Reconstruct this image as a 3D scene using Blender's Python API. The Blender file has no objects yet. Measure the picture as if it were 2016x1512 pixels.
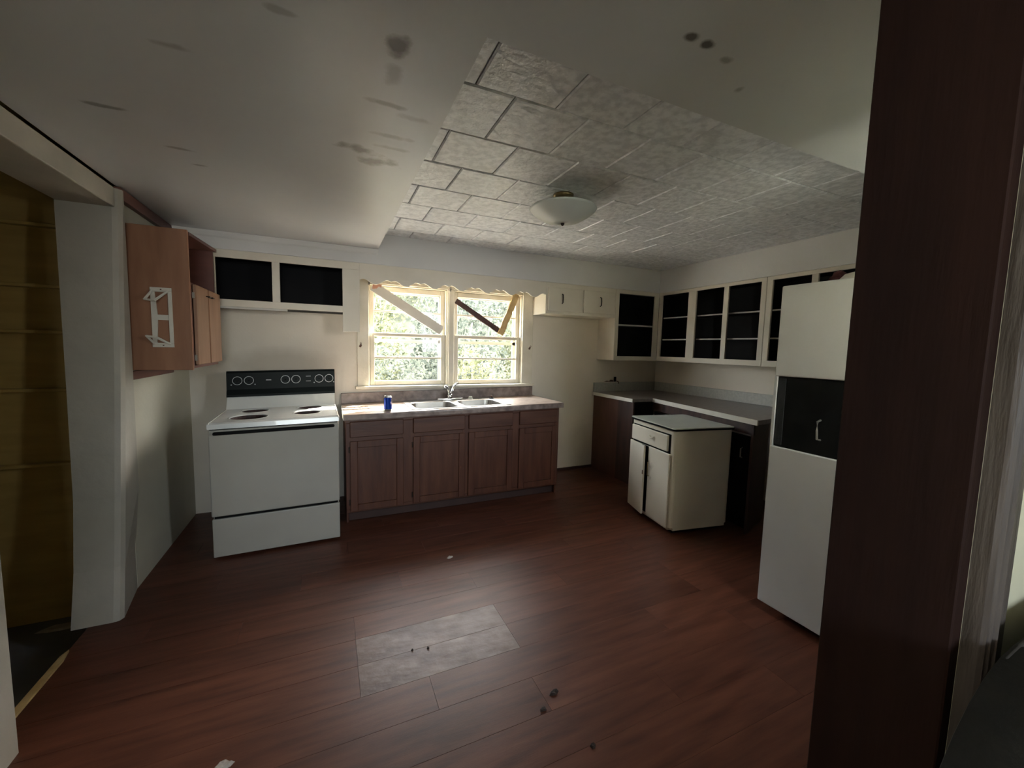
import bpy, bmesh, math, random
from mathutils import Vector, Matrix
random.seed(7)
S = bpy.context.scene
COL = S.collection

# ------------------------------------------------------------------ camera
F_PX, YAW, PITCH, ROLL, CAM_H = 794.0, 24.4, -5.11, 1.34, 1.433
y_, p_, r_ = map(math.radians, (YAW, PITCH, ROLL))
fw = Vector((math.sin(y_)*math.cos(p_), math.cos(y_)*math.cos(p_), math.sin(p_)))
rt0 = Vector((math.cos(y_), -math.sin(y_), 0)); up0 = rt0.cross(fw)
rt = rt0*math.cos(r_)+up0*math.sin(r_); up = -rt0*math.sin(r_)+up0*math.cos(r_)
cam = bpy.data.cameras.new('camera'); cam_o = bpy.data.objects.new('camera', cam); COL.objects.link(cam_o)
cam.sensor_width = 36.0; cam.lens = 36.0*F_PX/2016.0; cam.clip_start = 0.02; cam.clip_end = 100
cam_o.matrix_world = Matrix(((rt.x, up.x, -fw.x, 0), (rt.y, up.y, -fw.y, 0), (rt.z, up.z, -fw.z, CAM_H), (0, 0, 0, 1)))
S.camera = cam_o

# ------------------------------------------------------------------ world, sun, exposure
SUN_D = Vector((-0.42, -0.42, -0.58)).normalized()          # travel direction of sunlight
w = bpy.data.worlds.new('sky'); S.world = w; w.use_nodes = True
nt = w.node_tree; nt.nodes.clear()
out = nt.nodes.new('ShaderNodeOutputWorld'); bg = nt.nodes.new('ShaderNodeBackground'); sky = nt.nodes.new('ShaderNodeTexSky')
sky.sky_type = 'NISHITA'; sky.sun_disc = False; sky.sun_elevation = math.radians(44); sky.sun_rotation = math.radians(45)
sky.dust_density = 4.0; sky.air_density = 1.0
bg.inputs['Strength'].default_value = 0.75
haze = nt.nodes.new('ShaderNodeMix'); haze.data_type = 'RGBA'; haze.inputs['Factor'].default_value = .8; haze.inputs['B'].default_value = (1.62, 1.65, 1.68, 1)
nt.links.new(sky.outputs[0], haze.inputs['A']); nt.links.new(haze.outputs['Result'], bg.inputs[0]); nt.links.new(bg.outputs[0], out.inputs[0])
sun = bpy.data.lights.new('sun', 'SUN'); sun.energy = 5.0; sun.angle = math.radians(0.6); sun.color = (1.0, .95, .86)
sun_o = bpy.data.objects.new('sun', sun); COL.objects.link(sun_o)
sun_o.rotation_euler = SUN_D.to_track_quat('-Z', 'Y').to_euler(); sun_o.location = (4, 9, 8)
def portal(name, loc, rot, sx, sy):
    l = bpy.data.lights.new(name, 'AREA'); l.shape = 'RECTANGLE'; l.size = sx; l.size_y = sy; l.cycles.is_portal = True
    o = bpy.data.objects.new(name, l); COL.objects.link(o); o.location = loc; o.rotation_euler = rot
portal('window_portal', (1.12, 4.19, 1.54), (math.radians(-90), 0, 0), 1.66, 1.04)
portal('room_window_portal', (-.1, -2.73, 1.65), (math.radians(90), 0, 0), 1.2, .9)
portal('fill_window_portal', (1.86, .20, 1.70), (math.radians(90), 0, 0), .54, .82)  # portal of the unseen window added for fill light
S.view_settings.view_transform = 'Standard'; S.view_settings.look = 'None'; S.view_settings.gamma = 1.0
S.view_settings.use_curve_mapping = False; S.view_settings.exposure = 4.42
S.cycles.max_bounces = 8; S.cycles.diffuse_bounces = 6; S.cycles.glossy_bounces = 3; S.cycles.transparent_max_bounces = 12
S.cycles.sample_clamp_indirect = 5.0
S.cycles.caustics_reflective = False; S.cycles.caustics_refractive = False

# ------------------------------------------------------------------ helpers
WLD = {}
WARP = [None]
def thing(name, label, cat, loc=(0, 0, 0), group=None):
    o = bpy.data.objects.new(name, None); COL.objects.link(o); o.location = loc; o.empty_display_size = .05
    o['label'] = label; o['category'] = cat
    if group: o['group'] = group
    WLD[o.name] = Vector(loc); return o
def tag(o, label, cat, group=None):
    o['label'] = label; o['category'] = cat
    if group: o['group'] = group
    return o
def obj(name, bm, mat, parent=None, smooth=False, origin=None):
    """link a bmesh (world coordinates) as one mesh object; a child keeps its root's origin"""
    if WARP[0]:
        for v in bm.verts: v.co = WARP[0](v.co)
    bmesh.ops.recalc_face_normals(bm, faces=bm.faces)
    off = WLD[parent.name] if parent else Vector(origin) if origin else Vector((0, 0, 0))
    bmesh.ops.translate(bm, verts=bm.verts, vec=-off)
    me = bpy.data.meshes.new(name); bm.to_mesh(me); bm.free()
    if smooth:
        for p in me.polygons: p.use_smooth = True
    me.materials.append(mat)
    o = bpy.data.objects.new(name, me); COL.objects.link(o)
    if parent: o.parent = parent
    else: o.location = off
    WLD[o.name] = off
    return o
def struct(name, bm, mat, parent=None, smooth=False):
    o = obj(name, bm, mat, parent, smooth)
    if parent is None: o['kind'] = 'structure'
    return o
def B(): return bmesh.new()
def box(bm, lo, hi, bev=0, seg=2):
    lo = Vector(lo); hi = Vector(hi)
    r = bmesh.ops.create_cube(bm, size=1)
    vs = r['verts']; c = (lo+hi)/2; d = hi-lo
    for v in vs: v.co = Vector((v.co.x*d.x+c.x, v.co.y*d.y+c.y, v.co.z*d.z+c.z))
    if bev:
        es = list({e for v in vs for e in v.link_edges})
        bmesh.ops.bevel(bm, geom=es, offset=bev, segments=seg, affect='EDGES', profile=.5)
    return bm
def bx(lo, hi, bev=0, seg=2): return box(B(), lo, hi, bev, seg)
def hexa(bm, pts):
    """8 points: bottom ring 4, top ring 4"""
    v = [bm.verts.new(p) for p in pts]
    for f in ((3, 2, 1, 0), (4, 5, 6, 7), (0, 1, 5, 4), (1, 2, 6, 5), (2, 3, 7, 6), (3, 0, 4, 7)): bm.faces.new([v[i] for i in f])
    return bm
def prism(bm, poly, axis, a, b):
    """extrude a 2-D polygon along an axis from a to b"""
    def P(q, t): return {'X': (t, q[0], q[1]), 'Y': (q[0], t, q[1]), 'Z': (q[0], q[1], t)}[axis]
    n = len(poly); va = [bm.verts.new(P(q, a)) for q in poly]; vb = [bm.verts.new(P(q, b)) for q in poly]
    bm.faces.new(va[::-1]); bm.faces.new(vb)
    for i in range(n):
        j = (i+1) % n; bm.faces.new((va[i], va[j], vb[j], vb[i]))
    return bm
def cyl(bm, p0, p1, r0, r1=None, n=20, cap=True):
    p0 = Vector(p0); p1 = Vector(p1); r1 = r0 if r1 is None else r1
    d = (p1-p0).normalized(); a = d.orthogonal().normalized(); b = d.cross(a)
    A = []; Bv = []
    for i in range(n):
        t = 2*math.pi*i/n; u = a*math.cos(t)+b*math.sin(t)
        A.append(bm.verts.new(p0+u*r0)); Bv.append(bm.verts.new(p1+u*r1))
    for i in range(n):
        j = (i+1) % n; bm.faces.new((A[i], A[j], Bv[j], Bv[i]))
    if cap: bm.faces.new(A[::-1]); bm.faces.new(Bv)
    return bm
def tube(bm, pts, r, n=8, closed=False):
    pts = [Vector(p) for p in pts]; rings = []
    m = len(pts)
    for i, p in enumerate(pts):
        if closed: d = (pts[(i+1) % m]-pts[i-1]).normalized()
        else: d = (pts[min(i+1, m-1)]-pts[max(i-1, 0)]).normalized()
        ref = Vector((0, 0, 1)) if abs(d.z) < .9 else Vector((1, 0, 0))
        a = d.cross(ref).normalized(); b = d.cross(a)
        rr = r[i] if isinstance(r, (list, tuple)) else r
        rings.append([bm.verts.new(p+(a*math.cos(2*math.pi*k/n)+b*math.sin(2*math.pi*k/n))*rr) for k in range(n)])
    for i in range(m if closed else m-1):
        A = rings[i]; Bq = rings[(i+1) % m]
        for k in range(n):
            l = (k+1) % n; bm.faces.new((A[k], A[l], Bq[l], Bq[k]))
    if not closed: bm.faces.new(rings[0][::-1]); bm.faces.new(rings[-1])
    return bm
def lathe(bm, prof, c, n=32):
    """prof: list of (r, z); revolved about the vertical axis through c"""
    rings = []
    for r, z in prof:
        if r < 1e-5: rings.append([bm.verts.new((c[0], c[1], c[2]+z))])
        else: rings.append([bm.verts.new((c[0]+r*math.cos(2*math.pi*k/n), c[1]+r*math.sin(2*math.pi*k/n), c[2]+z)) for k in range(n)])
    for A, Bq in zip(rings, rings[1:]):
        if len(A) == 1 and len(Bq) == 1: continue
        for k in range(n):
            l = (k+1) % n
            if len(A) == 1: bm.faces.new((A[0], Bq[l], Bq[k]))
            elif len(Bq) == 1: bm.faces.new((A[k], A[l], Bq[0]))
            else: bm.faces.new((A[k], A[l], Bq[l], Bq[k]))
    return bm
def rrect(x0, x1, y0, y1, r, n=6):
    pts = []
    for cx, cy, a0 in ((x1-r, y1-r, 0), (x0+r, y1-r, 90), (x0+r, y0+r, 180), (x1-r, y0+r, 270)):
        for k in range(n+1):
            a = math.radians(a0+90*k/n); pts.append((cx+r*math.cos(a), cy+r*math.sin(a)))
    return pts
def bevel_all(bm, off, seg=2, ang=30):
    es = [e for e in bm.edges if len(e.link_faces) == 2 and e.calc_face_angle(0) > math.radians(ang)]
    bmesh.ops.bevel(bm, geom=es, offset=off, segments=seg, affect='EDGES', profile=.5)
    return bm

# ------------------------------------------------------------------ materials
def pmat(name, c1, c2=None, scale=4.0, stretch=(1, 1, 1), rough=.5, metal=0, bump=0, bscale=None, bdist=.01, lo=.35, hi=.65, detail=5, spec=.5, coat=0, rand=0):
    m = bpy.data.materials.new(name); m.use_nodes = True; t = m.node_tree; N = t.nodes; L = t.links
    b = N['Principled BSDF']; b.inputs['Roughness'].default_value = rough; b.inputs['Metallic'].default_value = metal
    b.inputs['Specular IOR Level'].default_value = spec; b.inputs['Coat Weight'].default_value = coat
    tc = N.new('ShaderNodeTexCoord'); mp = N.new('ShaderNodeMapping'); mp.inputs['Scale'].default_value = stretch
    L.new(tc.outputs['Object'], mp.inputs[0])
    if rand:
        oi = N.new('ShaderNodeObjectInfo'); ad = N.new('ShaderNodeVectorMath'); ad.operation = 'SCALE'; ad.inputs[0].default_value = (7, 13, 5)
        L.new(oi.outputs['Random'], ad.inputs['Scale']); L.new(ad.outputs[0], mp.inputs['Location'])
    n = N.new('ShaderNodeTexNoise'); n.inputs['Scale'].default_value = scale; n.inputs['Detail'].default_value = detail
    L.new(mp.outputs[0], n.inputs['Vector'])
    r = N.new('ShaderNodeValToRGB'); r.color_ramp.elements[0].position = lo; r.color_ramp.elements[1].position = hi
    r.color_ramp.elements[0].color = (*c1, 1); r.color_ramp.elements[1].color = (*(c2 or c1), 1)
    L.new(n.outputs['Fac'], r.inputs[0]); src = r.outputs[0]
    if rand:
        hs = N.new('ShaderNodeHueSaturation'); mr = N.new('ShaderNodeMapRange'); mr.inputs['To Min'].default_value = 1-rand; mr.inputs['To Max'].default_value = 1+rand
        L.new(oi.outputs['Random'], mr.inputs[0]); L.new(mr.outputs[0], hs.inputs['Value']); L.new(src, hs.inputs['Color']); src = hs.outputs[0]
    L.new(src, b.inputs['Base Color'])
    if bump:
        n2 = N.new('ShaderNodeTexNoise'); n2.inputs['Scale'].default_value = bscale or scale*4; n2.inputs['Detail'].default_value = 4
        L.new(mp.outputs[0], n2.inputs['Vector'])
        bp = N.new('ShaderNodeBump'); bp.inputs['Strength'].default_value = bump; bp.inputs['Distance'].default_value = bdist
        L.new(n2.outputs['Fac'], bp.inputs['Height']); L.new(bp.outputs[0], b.inputs['Normal'])
    m['src'] = 1
    return m
def patches(m, spots, col, amp=2.2):
    """dark stains with a place and shape of their own: (x, y, z, rx, ry, rz, strength) in object space"""
    t = m.node_tree; N = t.nodes; L = t.links; b = N['Principled BSDF']
    src = b.inputs['Base Color'].links[0].from_socket
    tc = N.new('ShaderNodeTexCoord')
    nz = N.new('ShaderNodeTexNoise'); nz.inputs['Scale'].default_value = 14; nz.inputs['Detail'].default_value = 5
    L.new(tc.outputs['Object'], nz.inputs['Vector'])
    acc = None
    for x, y, z, rx, ry, rz, s in spots:
        su = N.new('ShaderNodeVectorMath'); su.operation = 'SUBTRACT'; su.inputs[1].default_value = (x, y, z); L.new(tc.outputs['Object'], su.inputs[0])
        mu = N.new('ShaderNodeVectorMath'); mu.operation = 'DIVIDE'; mu.inputs[1].default_value = (rx, ry, rz); L.new(su.outputs[0], mu.inputs[0])
        ln = N.new('ShaderNodeVectorMath'); ln.operation = 'LENGTH'; L.new(mu.outputs[0], ln.inputs[0])
        ad = N.new('ShaderNodeMath'); ad.operation = 'MULTIPLY_ADD'; ad.inputs[1].default_value = amp; L.new(nz.outputs['Fac'], ad.inputs[0]); 
        sb = N.new('ShaderNodeMath'); sb.operation = 'SUBTRACT'; sb.inputs[1].default_value = amp/2; L.new(ln.outputs['Value'], sb.inputs[0]); L.new(sb.outputs[0], ad.inputs[2])
        mr = N.new('ShaderNodeMapRange'); mr.inputs['From Min'].default_value = .45; mr.inputs['From Max'].default_value = 1.0; mr.inputs['To Min'].default_value = s; mr.inputs['To Max'].default_value = 0
        L.new(ad.outputs[0], mr.inputs[0])
        if acc is None: acc = mr.outputs[0]
        else:
            mx = N.new('ShaderNodeMath'); mx.operation = 'MAXIMUM'; L.new(acc, mx.inputs[0]); L.new(mr.outputs[0], mx.inputs[1]); acc = mx.outputs[0]
    mix = N.new('ShaderNodeMix'); mix.data_type = 'RGBA'; mix.inputs['B'].default_value = (*col, 1)
    L.new(acc, mix.inputs['Factor']); L.new(src, mix.inputs['A']); L.new(mix.outputs['Result'], b.inputs['Base Color'])
    return m
M = {}
M['wall'] = patches(pmat('cream wall paint', (.64, .575, .485), (.71, .645, .55), scale=1.6, rough=.55, bump=.08, bscale=60), [(-.37, 4.02, 1.24, .52, .3, .17, .42), (-.85, 4.02, 1.1, .2, .3, .3, .3), (2.3, 4.02, .45, .2, .3, .5, .2), (2.75, 4.02, .3, .2, .3, .35, .25)], (.30, .245, .17), .35)  # darker tan patches around the stove and low on the right
M['wall_low'] = pmat('darker cream wall paint', (.42, .40, .32), (.50, .47, .38), scale=2.0, rough=.6, bump=.08, bscale=60)  # left wall: darker cream than the back and right walls
M['bulk'] = pmat('off white plaster', (.60, .59, .575), (.66, .65, .635), scale=1.5, rough=.6, bump=.1, bscale=40)
M['ceil'] = patches(pmat('smooth ceiling paint', (.57, .58, .60), (.63, .64, .66), scale=1.2, rough=.34, bump=.12, bscale=3.0, bdist=.02),
    [(.185, 1.20, 2.24, .035, .055, .2, .9), (.19, 1.33, 2.24, .03, .05, .2, .35), (.13, 1.87, 2.24, .10, .05, .2, .75), (.21, 1.96, 2.24, .10, .055, .2, .8),
     (.20, 1.49, 2.24, .08, .018, .2, .55), (.30, 1.54, 2.24, .08, .022, .2, .3), (.22, 1.70, 2.24, .10, .02, .2, .45), (.26, 1.80, 2.24, .09, .02, .2, .35),
     (.862, .832, 2.24, .022, .016, .2, .9), (.919, .833, 2.24, .022, .016, .2, .9), (1.011, .851, 2.24, .025, .014, .2, .5), (1.16, .92, 2.24, .016, .02, .2, .45),
     (-.70, 1.95, 2.24, .08, .018, .2, .6), (-.57, 2.217, 2.24, .05, .014, .2, .5), (-.537, 2.376, 2.24, .05, .014, .2, .5), (-.39, 1.48, 2.24, .07, .02, .2, .35), (-.09, 1.21, 2.24, .05, .015, .2, .35)],
    (.07, .055, .045))  # mould stain spots on the ceiling paint
M['tile'] = pmat('textured ceiling tile', (.60, .62, .66), (.80, .82, .86), scale=26, rough=.33, spec=.7, bump=.8, bscale=30, bdist=.008, lo=.38, hi=.6, rand=.02)
M['tile_back'] = pmat('dark joint', (.10, .095, .09), rough=.8)
M['plank'] = pmat('red brown laminate', (.058, .018, .0095), (.118, .040, .022), scale=3.0, stretch=(1, 9, 1), rough=.42, spec=.3, bump=.06, bscale=30, rand=.12, lo=.3, hi=.7)
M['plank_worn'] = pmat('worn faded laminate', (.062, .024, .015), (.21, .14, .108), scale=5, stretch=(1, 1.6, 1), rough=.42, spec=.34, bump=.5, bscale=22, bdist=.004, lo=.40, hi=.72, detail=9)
M['subfloor'] = pmat('dark subfloor', (.02, .013, .01), rough=.9)
M['concrete'] = pmat('dark grey floor', (.075, .08, .09), (.14, .14, .145), scale=3, rough=.8, bump=.2)
M['yellow'] = pmat('mustard painted boards', (.34, .23, .07), (.42, .29, .095), scale=3, stretch=(1, 1, 6), rough=.55)
M['jamb'] = pmat('dark brown stained wood', (.014, .006, .005), (.022, .009, .007), scale=3, stretch=(6, 6, .6), rough=.7, spec=.12, bump=.1, bscale=20)
M['casing'] = pmat('scuffed grey brown casing', (.045, .036, .033), (.085, .070, .064), scale=6, stretch=(4, 4, .5), rough=.45, spec=.25, bump=.3, bscale=20)
M['post'] = pmat('worn cream plaster', (.32, .30, .25), (.42, .39, .335), scale=2.2, rough=.6, bump=.25, bscale=22)
M['cream'] = pmat('cream enamel paint', (.64, .585, .485), (.70, .645, .55), scale=3, rough=.42, bump=.05, bscale=40)
M['winpaint'] = pmat('aged cream window paint', (.60, .54, .42), (.70, .64, .53), scale=5, rough=.45, bump=.12, bscale=40)
M['inside'] = pmat('black cabinet inside', (.005, .005, .006), (.009, .008, .009), scale=4, rough=.6, spec=.1)  # near-black base colour for bay linings, backs and shelves
M['shelf'] = pmat('grey white shelf edge', (.50, .48, .44), (.58, .56, .52), scale=6, rough=.5)
M['oak'] = pmat('red brown oak cabinet', (.060, .019, .010), (.112, .041, .021), scale=3.5, stretch=(7, 7, .7), rough=.42, bump=.08, bscale=18, lo=.3, hi=.72)
M['oak_h'] = pmat('red brown oak rail', (.060, .019, .010), (.105, .039, .020), scale=3.5, stretch=(.7, 7, 7), rough=.42, bump=.08, bscale=18, lo=.3, hi=.72)
M['toe'] = pmat('dark toe kick', (.035, .016, .012), (.05, .022, .016), scale=4, rough=.7)
M['ply'] = pmat('orange brown plywood', (.20, .085, .042), (.32, .15, .08), scale=2.6, stretch=(5, 5, .8), rough=.5, lo=.3, hi=.75)
M['ply_door'] = pmat('tan wood cabinet door', (.22, .112, .064), (.30, .162, .096), scale=3, stretch=(5, 5, .7), rough=.45)
M['redwood'] = pmat('dark red stained board', (.10, .034, .026), (.15, .055, .04), scale=4, stretch=(1, .4, 3), rough=.45)
M['lam'] = pmat('mottled brown laminate', (.15, .105, .09), (.33, .255, .22), scale=16, rough=.30, bump=.06, bscale=40, lo=.32, hi=.68, detail=8)
M['lam_top'] = pmat('mottled tan laminate top', (.30, .22, .17), (.50, .40, .32), scale=14, rough=.34, lo=.3, hi=.7, detail=8)
M['bs_white'] = pmat('speckled white laminate', (.36, .355, .32), (.43, .42, .385), scale=40, rough=.4)
M['ctop'] = pmat('grey brown laminate', (.17, .138, .125), (.225, .185, .165), scale=30, rough=.32)
M['edge_white'] = pmat('white laminate edge', (.60, .57, .50), (.66, .63, .56), scale=10, rough=.4)
M['darkwood'] = pmat('very dark brown cabinet wood', (.030, .014, .011), (.060, .026, .018), scale=3, stretch=(5, 5, .7), rough=.5)
M['sidewood'] = pmat('dark reddish panel', (.085, .034, .022), (.12, .050, .032), scale=3, stretch=(3, 3, .6), rough=.5)
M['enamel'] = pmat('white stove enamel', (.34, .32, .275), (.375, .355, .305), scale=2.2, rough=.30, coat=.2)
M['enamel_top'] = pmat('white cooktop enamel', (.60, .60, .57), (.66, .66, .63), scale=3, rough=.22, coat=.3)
M['black_glass'] = pmat('black control panel glass', (.007, .009, .009), rough=.4, spec=.08)
M['black'] = pmat('matt black', (.005, .005, .005), (.009, .009, .009), scale=8, rough=.5, spec=.06)
M['hole'] = pmat('rusty burner well', (.018, .008, .006), (.05, .02, .015), scale=12, rough=.7)
M['print'] = pmat('pale grey print', (.40, .40, .40), rough=.5)
M['steel'] = pmat('brushed stainless steel', (.30, .28, .25), (.42, .395, .36), scale=5, stretch=(1, 14, 1), rough=.36, metal=.9)
M['chrome'] = pmat('chrome', (.75, .75, .75), (.82, .82, .82), scale=6, rough=.10, metal=1)
M['can_blue'] = pmat('glossy blue can', (.006, .035, .30), (.012, .06, .42), scale=5, rough=.22, metal=.5)
M['can_alu'] = pmat('aluminium', (.75, .75, .76), rough=.28, metal=.9)
M['can_print'] = pmat('pale can lettering', (.55, .40, .45), rough=.4)
M['glassbowl'] = pmat('frosted glass bowl', (.62, .65, .62), (.68, .71, .68), scale=3, rough=.35)
M['white_plastic'] = pmat('white plastic', (.55, .52, .46), (.62, .59, .52), scale=6, rough=.4)
M['handle_dark'] = pmat('dark bronze handle', (.02, .014, .010), (.035, .022, .015), scale=10, rough=.4, metal=.5)
M['rust'] = pmat('rusty iron', (.05, .022, .014), (.12, .05, .03), scale=30, rough=.7)
M['cart'] = patches(pmat('chipped cream steel', (.56, .51, .41), (.62, .565, .46), scale=2.5, rough=.38), [(-.012, .255, .47, .02, .035, .05, .55), (-.012, .26, .39, .02, .03, .03, .45), (-.012, .44, .42, .02, .03, .12, .4)], (.16, .11, .07))
M['cart_top'] = pmat('pale grey green enamel', (.47, .49, .43), (.53, .55, .49), scale=6, rough=.32)
M['fridge'] = pmat('white appliance enamel', (.43, .42, .40), (.47, .46, .44), scale=2, rough=.36, bump=.05, bscale=120)
M['board_white'] = pmat('white painted plank', (.60, .55, .49), (.68, .63, .57), scale=5, stretch=(1, 1, 1), rough=.5)
M['board_dark'] = pmat('dark brown rough plank', (.045, .018, .016), (.085, .035, .03), scale=9, rough=.65, bump=.4, bscale=30)
M['board_yellow'] = pmat('raw yellow pine plank', (.34, .22, .08), (.52, .37, .17), scale=8, rough=.65, bump=.5, bscale=24)
M['peach'] = pmat('peeling peach paint', (.55, .26, .17), (.62, .32, .22), scale=20, rough=.6)
M['scrap'] = pmat('scrap', (.30, .27, .24), (.42, .38, .34), scale=20, rough=.8)
M['dirt'] = pmat('dark dirt', (.02, .013, .01), (.035, .02, .015), scale=30, rough=.9)
M['brass'] = pmat('worn brass', (.30, .22, .10), (.40, .30, .15), scale=12, rough=.35, metal=.8)
M['wire'] = pmat('tarnished metal', (.22, .20, .17), (.30, .28, .24), scale=12, rough=.4, metal=.7)
M['uphol'] = pmat('dark charcoal upholstery', (.006, .006, .0065), (.010, .010, .010), scale=30, rough=.85, bump=.2)
M['piping'] = pmat('grey piping', (.035, .032, .035), (.045, .042, .045), scale=30, rough=.7)
M['roomwall'] = pmat('pale olive room wall', (.50, .48, .36), (.55, .53, .41), scale=2, rough=.7)
M['roomfloor'] = pmat('dark carpet', (.04, .035, .03), (.06, .05, .045), scale=60, rough=.95)
M['cloth'] = pmat('dark maroon cloth', (.05, .012, .014), (.08, .02, .022), scale=12, rough=.9)
M['ground'] = pmat('dry pale ground', (.42, .38, .31), (.60, .55, .46), scale=6, rough=.95, bump=.5)
M['bank'] = pmat('overgrown bank', (.03, .034, .02), (.08, .08, .05), scale=5, rough=.95, bump=.5)
M['lawn'] = pmat('darkened lawn', (.010, .012, .007), (.022, .024, .014), scale=5, rough=.95)  # unseen ground, darkened to cut light bounced onto the ceiling
M['bark'] = pmat('grey bark', (.20, .17, .14), (.34, .30, .26), scale=12, stretch=(1, 1, .3), rough=.9, bump=.4)
def leafmat(name, c1, c2):
    m = bpy.data.materials.new(name); m.use_nodes = True; t = m.node_tree; N = t.nodes; L = t.links; N.clear()
    o = N.new('ShaderNodeOutputMaterial'); d = N.new('ShaderNodeBsdfDiffuse'); tr = N.new('ShaderNodeBsdfTranslucent'); mx = N.new('ShaderNodeMixShader')
    tc = N.new('ShaderNodeTexCoord'); n = N.new('ShaderNodeTexNoise'); n.inputs['Scale'].default_value = 5
    r = N.new('ShaderNodeValToRGB'); r.color_ramp.elements[0].position = .35; r.color_ramp.elements[1].position = .65
    r.color_ramp.elements[0].color = (*c1, 1); r.color_ramp.elements[1].color = (*c2, 1)
    L.new(tc.outputs['Object'], n.inputs['Vector']); L.new(n.outputs['Fac'], r.inputs[0]); L.new(r.outputs[0], d.inputs[0]); L.new(r.outputs[0], tr.inputs[0])
    mx.inputs[0].default_value = .4; L.new(d.outputs[0], mx.inputs[1]); L.new(tr.outputs[0], mx.inputs[2]); L.new(mx.outputs[0], o.inputs[0]); return m
M['leaf_a'] = leafmat('yellow green leaves', (.05, .056, .028), (.15, .152, .095))
M['leaf_b'] = leafmat('grey green leaves', (.035, .042, .033), (.12, .13, .11))
M['leaf_c'] = leafmat('rusty leaves', (.055, .04, .03), (.14, .105, .085))
def glassmat():
    m = bpy.data.materials.new('window glass'); m.use_nodes = True; t = m.node_tree; N = t.nodes; L = t.links; N.clear()
    o = N.new('ShaderNodeOutputMaterial'); a = N.new('ShaderNodeBsdfTransparent'); a.inputs[0].default_value = (.95, .965, .955, 1)
    g = N.new('ShaderNodeBsdfGlossy'); g.inputs['Roughness'].default_value = .02; mx = N.new('ShaderNodeMixShader'); f = N.new('ShaderNodeFresnel'); f.inputs[0].default_value = 1.35
    ge = N.new('ShaderNodeNewGeometry'); iv = N.new('ShaderNodeMath'); iv.operation = 'SUBTRACT'; iv.inputs[0].default_value = 1.0; mu = N.new('ShaderNodeMath'); mu.operation = 'MULTIPLY'
    L.new(ge.outputs['Backfacing'], iv.inputs[1]); L.new(f.outputs[0], mu.inputs[0]); L.new(iv.outputs[0], mu.inputs[1])
    L.new(mu.outputs[0], mx.inputs[0]); L.new(a.outputs[0], mx.inputs[1]); L.new(g.outputs[0], mx.inputs[2]); L.new(mx.outputs[0], o.inputs[0]); return m
M['glass'] = glassmat()

# ------------------------------------------------------------------ layout constants (metres)
XL, XR, YB, YF = -1.03, 3.87, 4.02, .368       # kitchen walls
ZS, ZT, ZBB = 2.24, 2.37, 2.117                # dropped ceiling, tile ceiling, bulkhead underside
XC, YC = 3.57, 3.705                           # upper cabinet front planes
XSE, YSE = .389, 1.066                         # edges of the dropped ceiling

# ------------------------------------------------------------------ setting: floor
fl = struct('floor', bx((-1.12, .216, -.20), (4.02, 4.17, -.008)), M['subfloor'])
PW, PL = .178, 1.21
pm = {}
def plank_mesh(x0, x1, y0, y1, mt):
    key = (round(x1-x0, 3), round(y1-y0, 3), mt)
    if key not in pm:
        b = bx((0, 0, -.010), (x1-x0-.0006, y1-y0-.0006, 0), .0006, 1)
        me = bpy.data.meshes.new('plank'); b.to_mesh(me); b.free(); me.materials.append(M[mt]); pm[key] = me
    return pm[key]
row = 0; y = 1.628 - 8*PW
while y < YB-.005:
    y0, y1 = max(y, .216), min(y+PW, YB)
    if y1-y0 > .01:
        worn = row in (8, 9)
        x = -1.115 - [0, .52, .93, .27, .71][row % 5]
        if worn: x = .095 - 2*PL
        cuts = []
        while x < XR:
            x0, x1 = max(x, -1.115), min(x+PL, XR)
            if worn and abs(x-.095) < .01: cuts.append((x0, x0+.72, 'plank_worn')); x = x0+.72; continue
            if x1-x0 > .02: cuts.append((x0, x1, 'plank'))
            x += PL
        for x0, x1, mt in cuts:
            o = bpy.data.objects.new('plank', plank_mesh(x0, x1, y0, y1, mt)); COL.objects.link(o); o.parent = fl; o.location = (x0, y0, 0)
            if mt == 'plank_worn': o['label'] = 'faded worn laminate plank'
    y += PW; row += 1
struct('floor_pantry', bx((-2.3, 1.5, -.35), (-1.12, 3.3, -.15)), M['concrete'])
struct('floor_room', bx((-2.2, -2.75, -.2), (1.55, .216, -.002)), M['roomfloor'])

# ------------------------------------------------------------------ setting: walls
b = B()
WX0, WX1, WZ0, WZ1 = .335, 1.925, 1.045, 2.02
box(b, (-1.25, YB, -.2), (WX0, YB+.15, 2.6)); box(b, (WX1, YB, -.2), (4.02, YB+.15, 2.6))
box(b, (WX0, YB, -.2), (WX1, YB+.15, WZ0)); box(b, (WX0, YB, WZ1), (WX1, YB+.15, 2.6))
struct('wall_back', b, M['wall'])
b = B()
box(b, (-1.25, 2.90, -.2), (XL, YB, 2.222)); box(b, (-1.25, .216, -.2), (XL, 1.82, 2.222)); box(b, (-1.25, 1.82, 2.125), (XL, 2.90, 2.222))
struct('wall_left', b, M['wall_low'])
struct('wall_right', bx((XR, .216, -.2), (4.02, YB, 2.6)), M['wall'])
b = B()
box(b, (.778, .216, 0), (1.59, YF, 2.6)); box(b, (2.13, .216, 0), (XR, YF, 2.6)); box(b, (1.59, .216, 0), (2.13, YF, 1.29)); box(b, (1.59, .216, 2.11), (2.13, YF, 2.6)); box(b, (-1.25, .216, 0), (-.60, YF, 2.6)); box(b, (-.60, .216, 2.20), (.775, YF, 2.6))  # hole for the added fill window; header raised to let light through
struct('wall_front', b, M['roomwall'])
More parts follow.
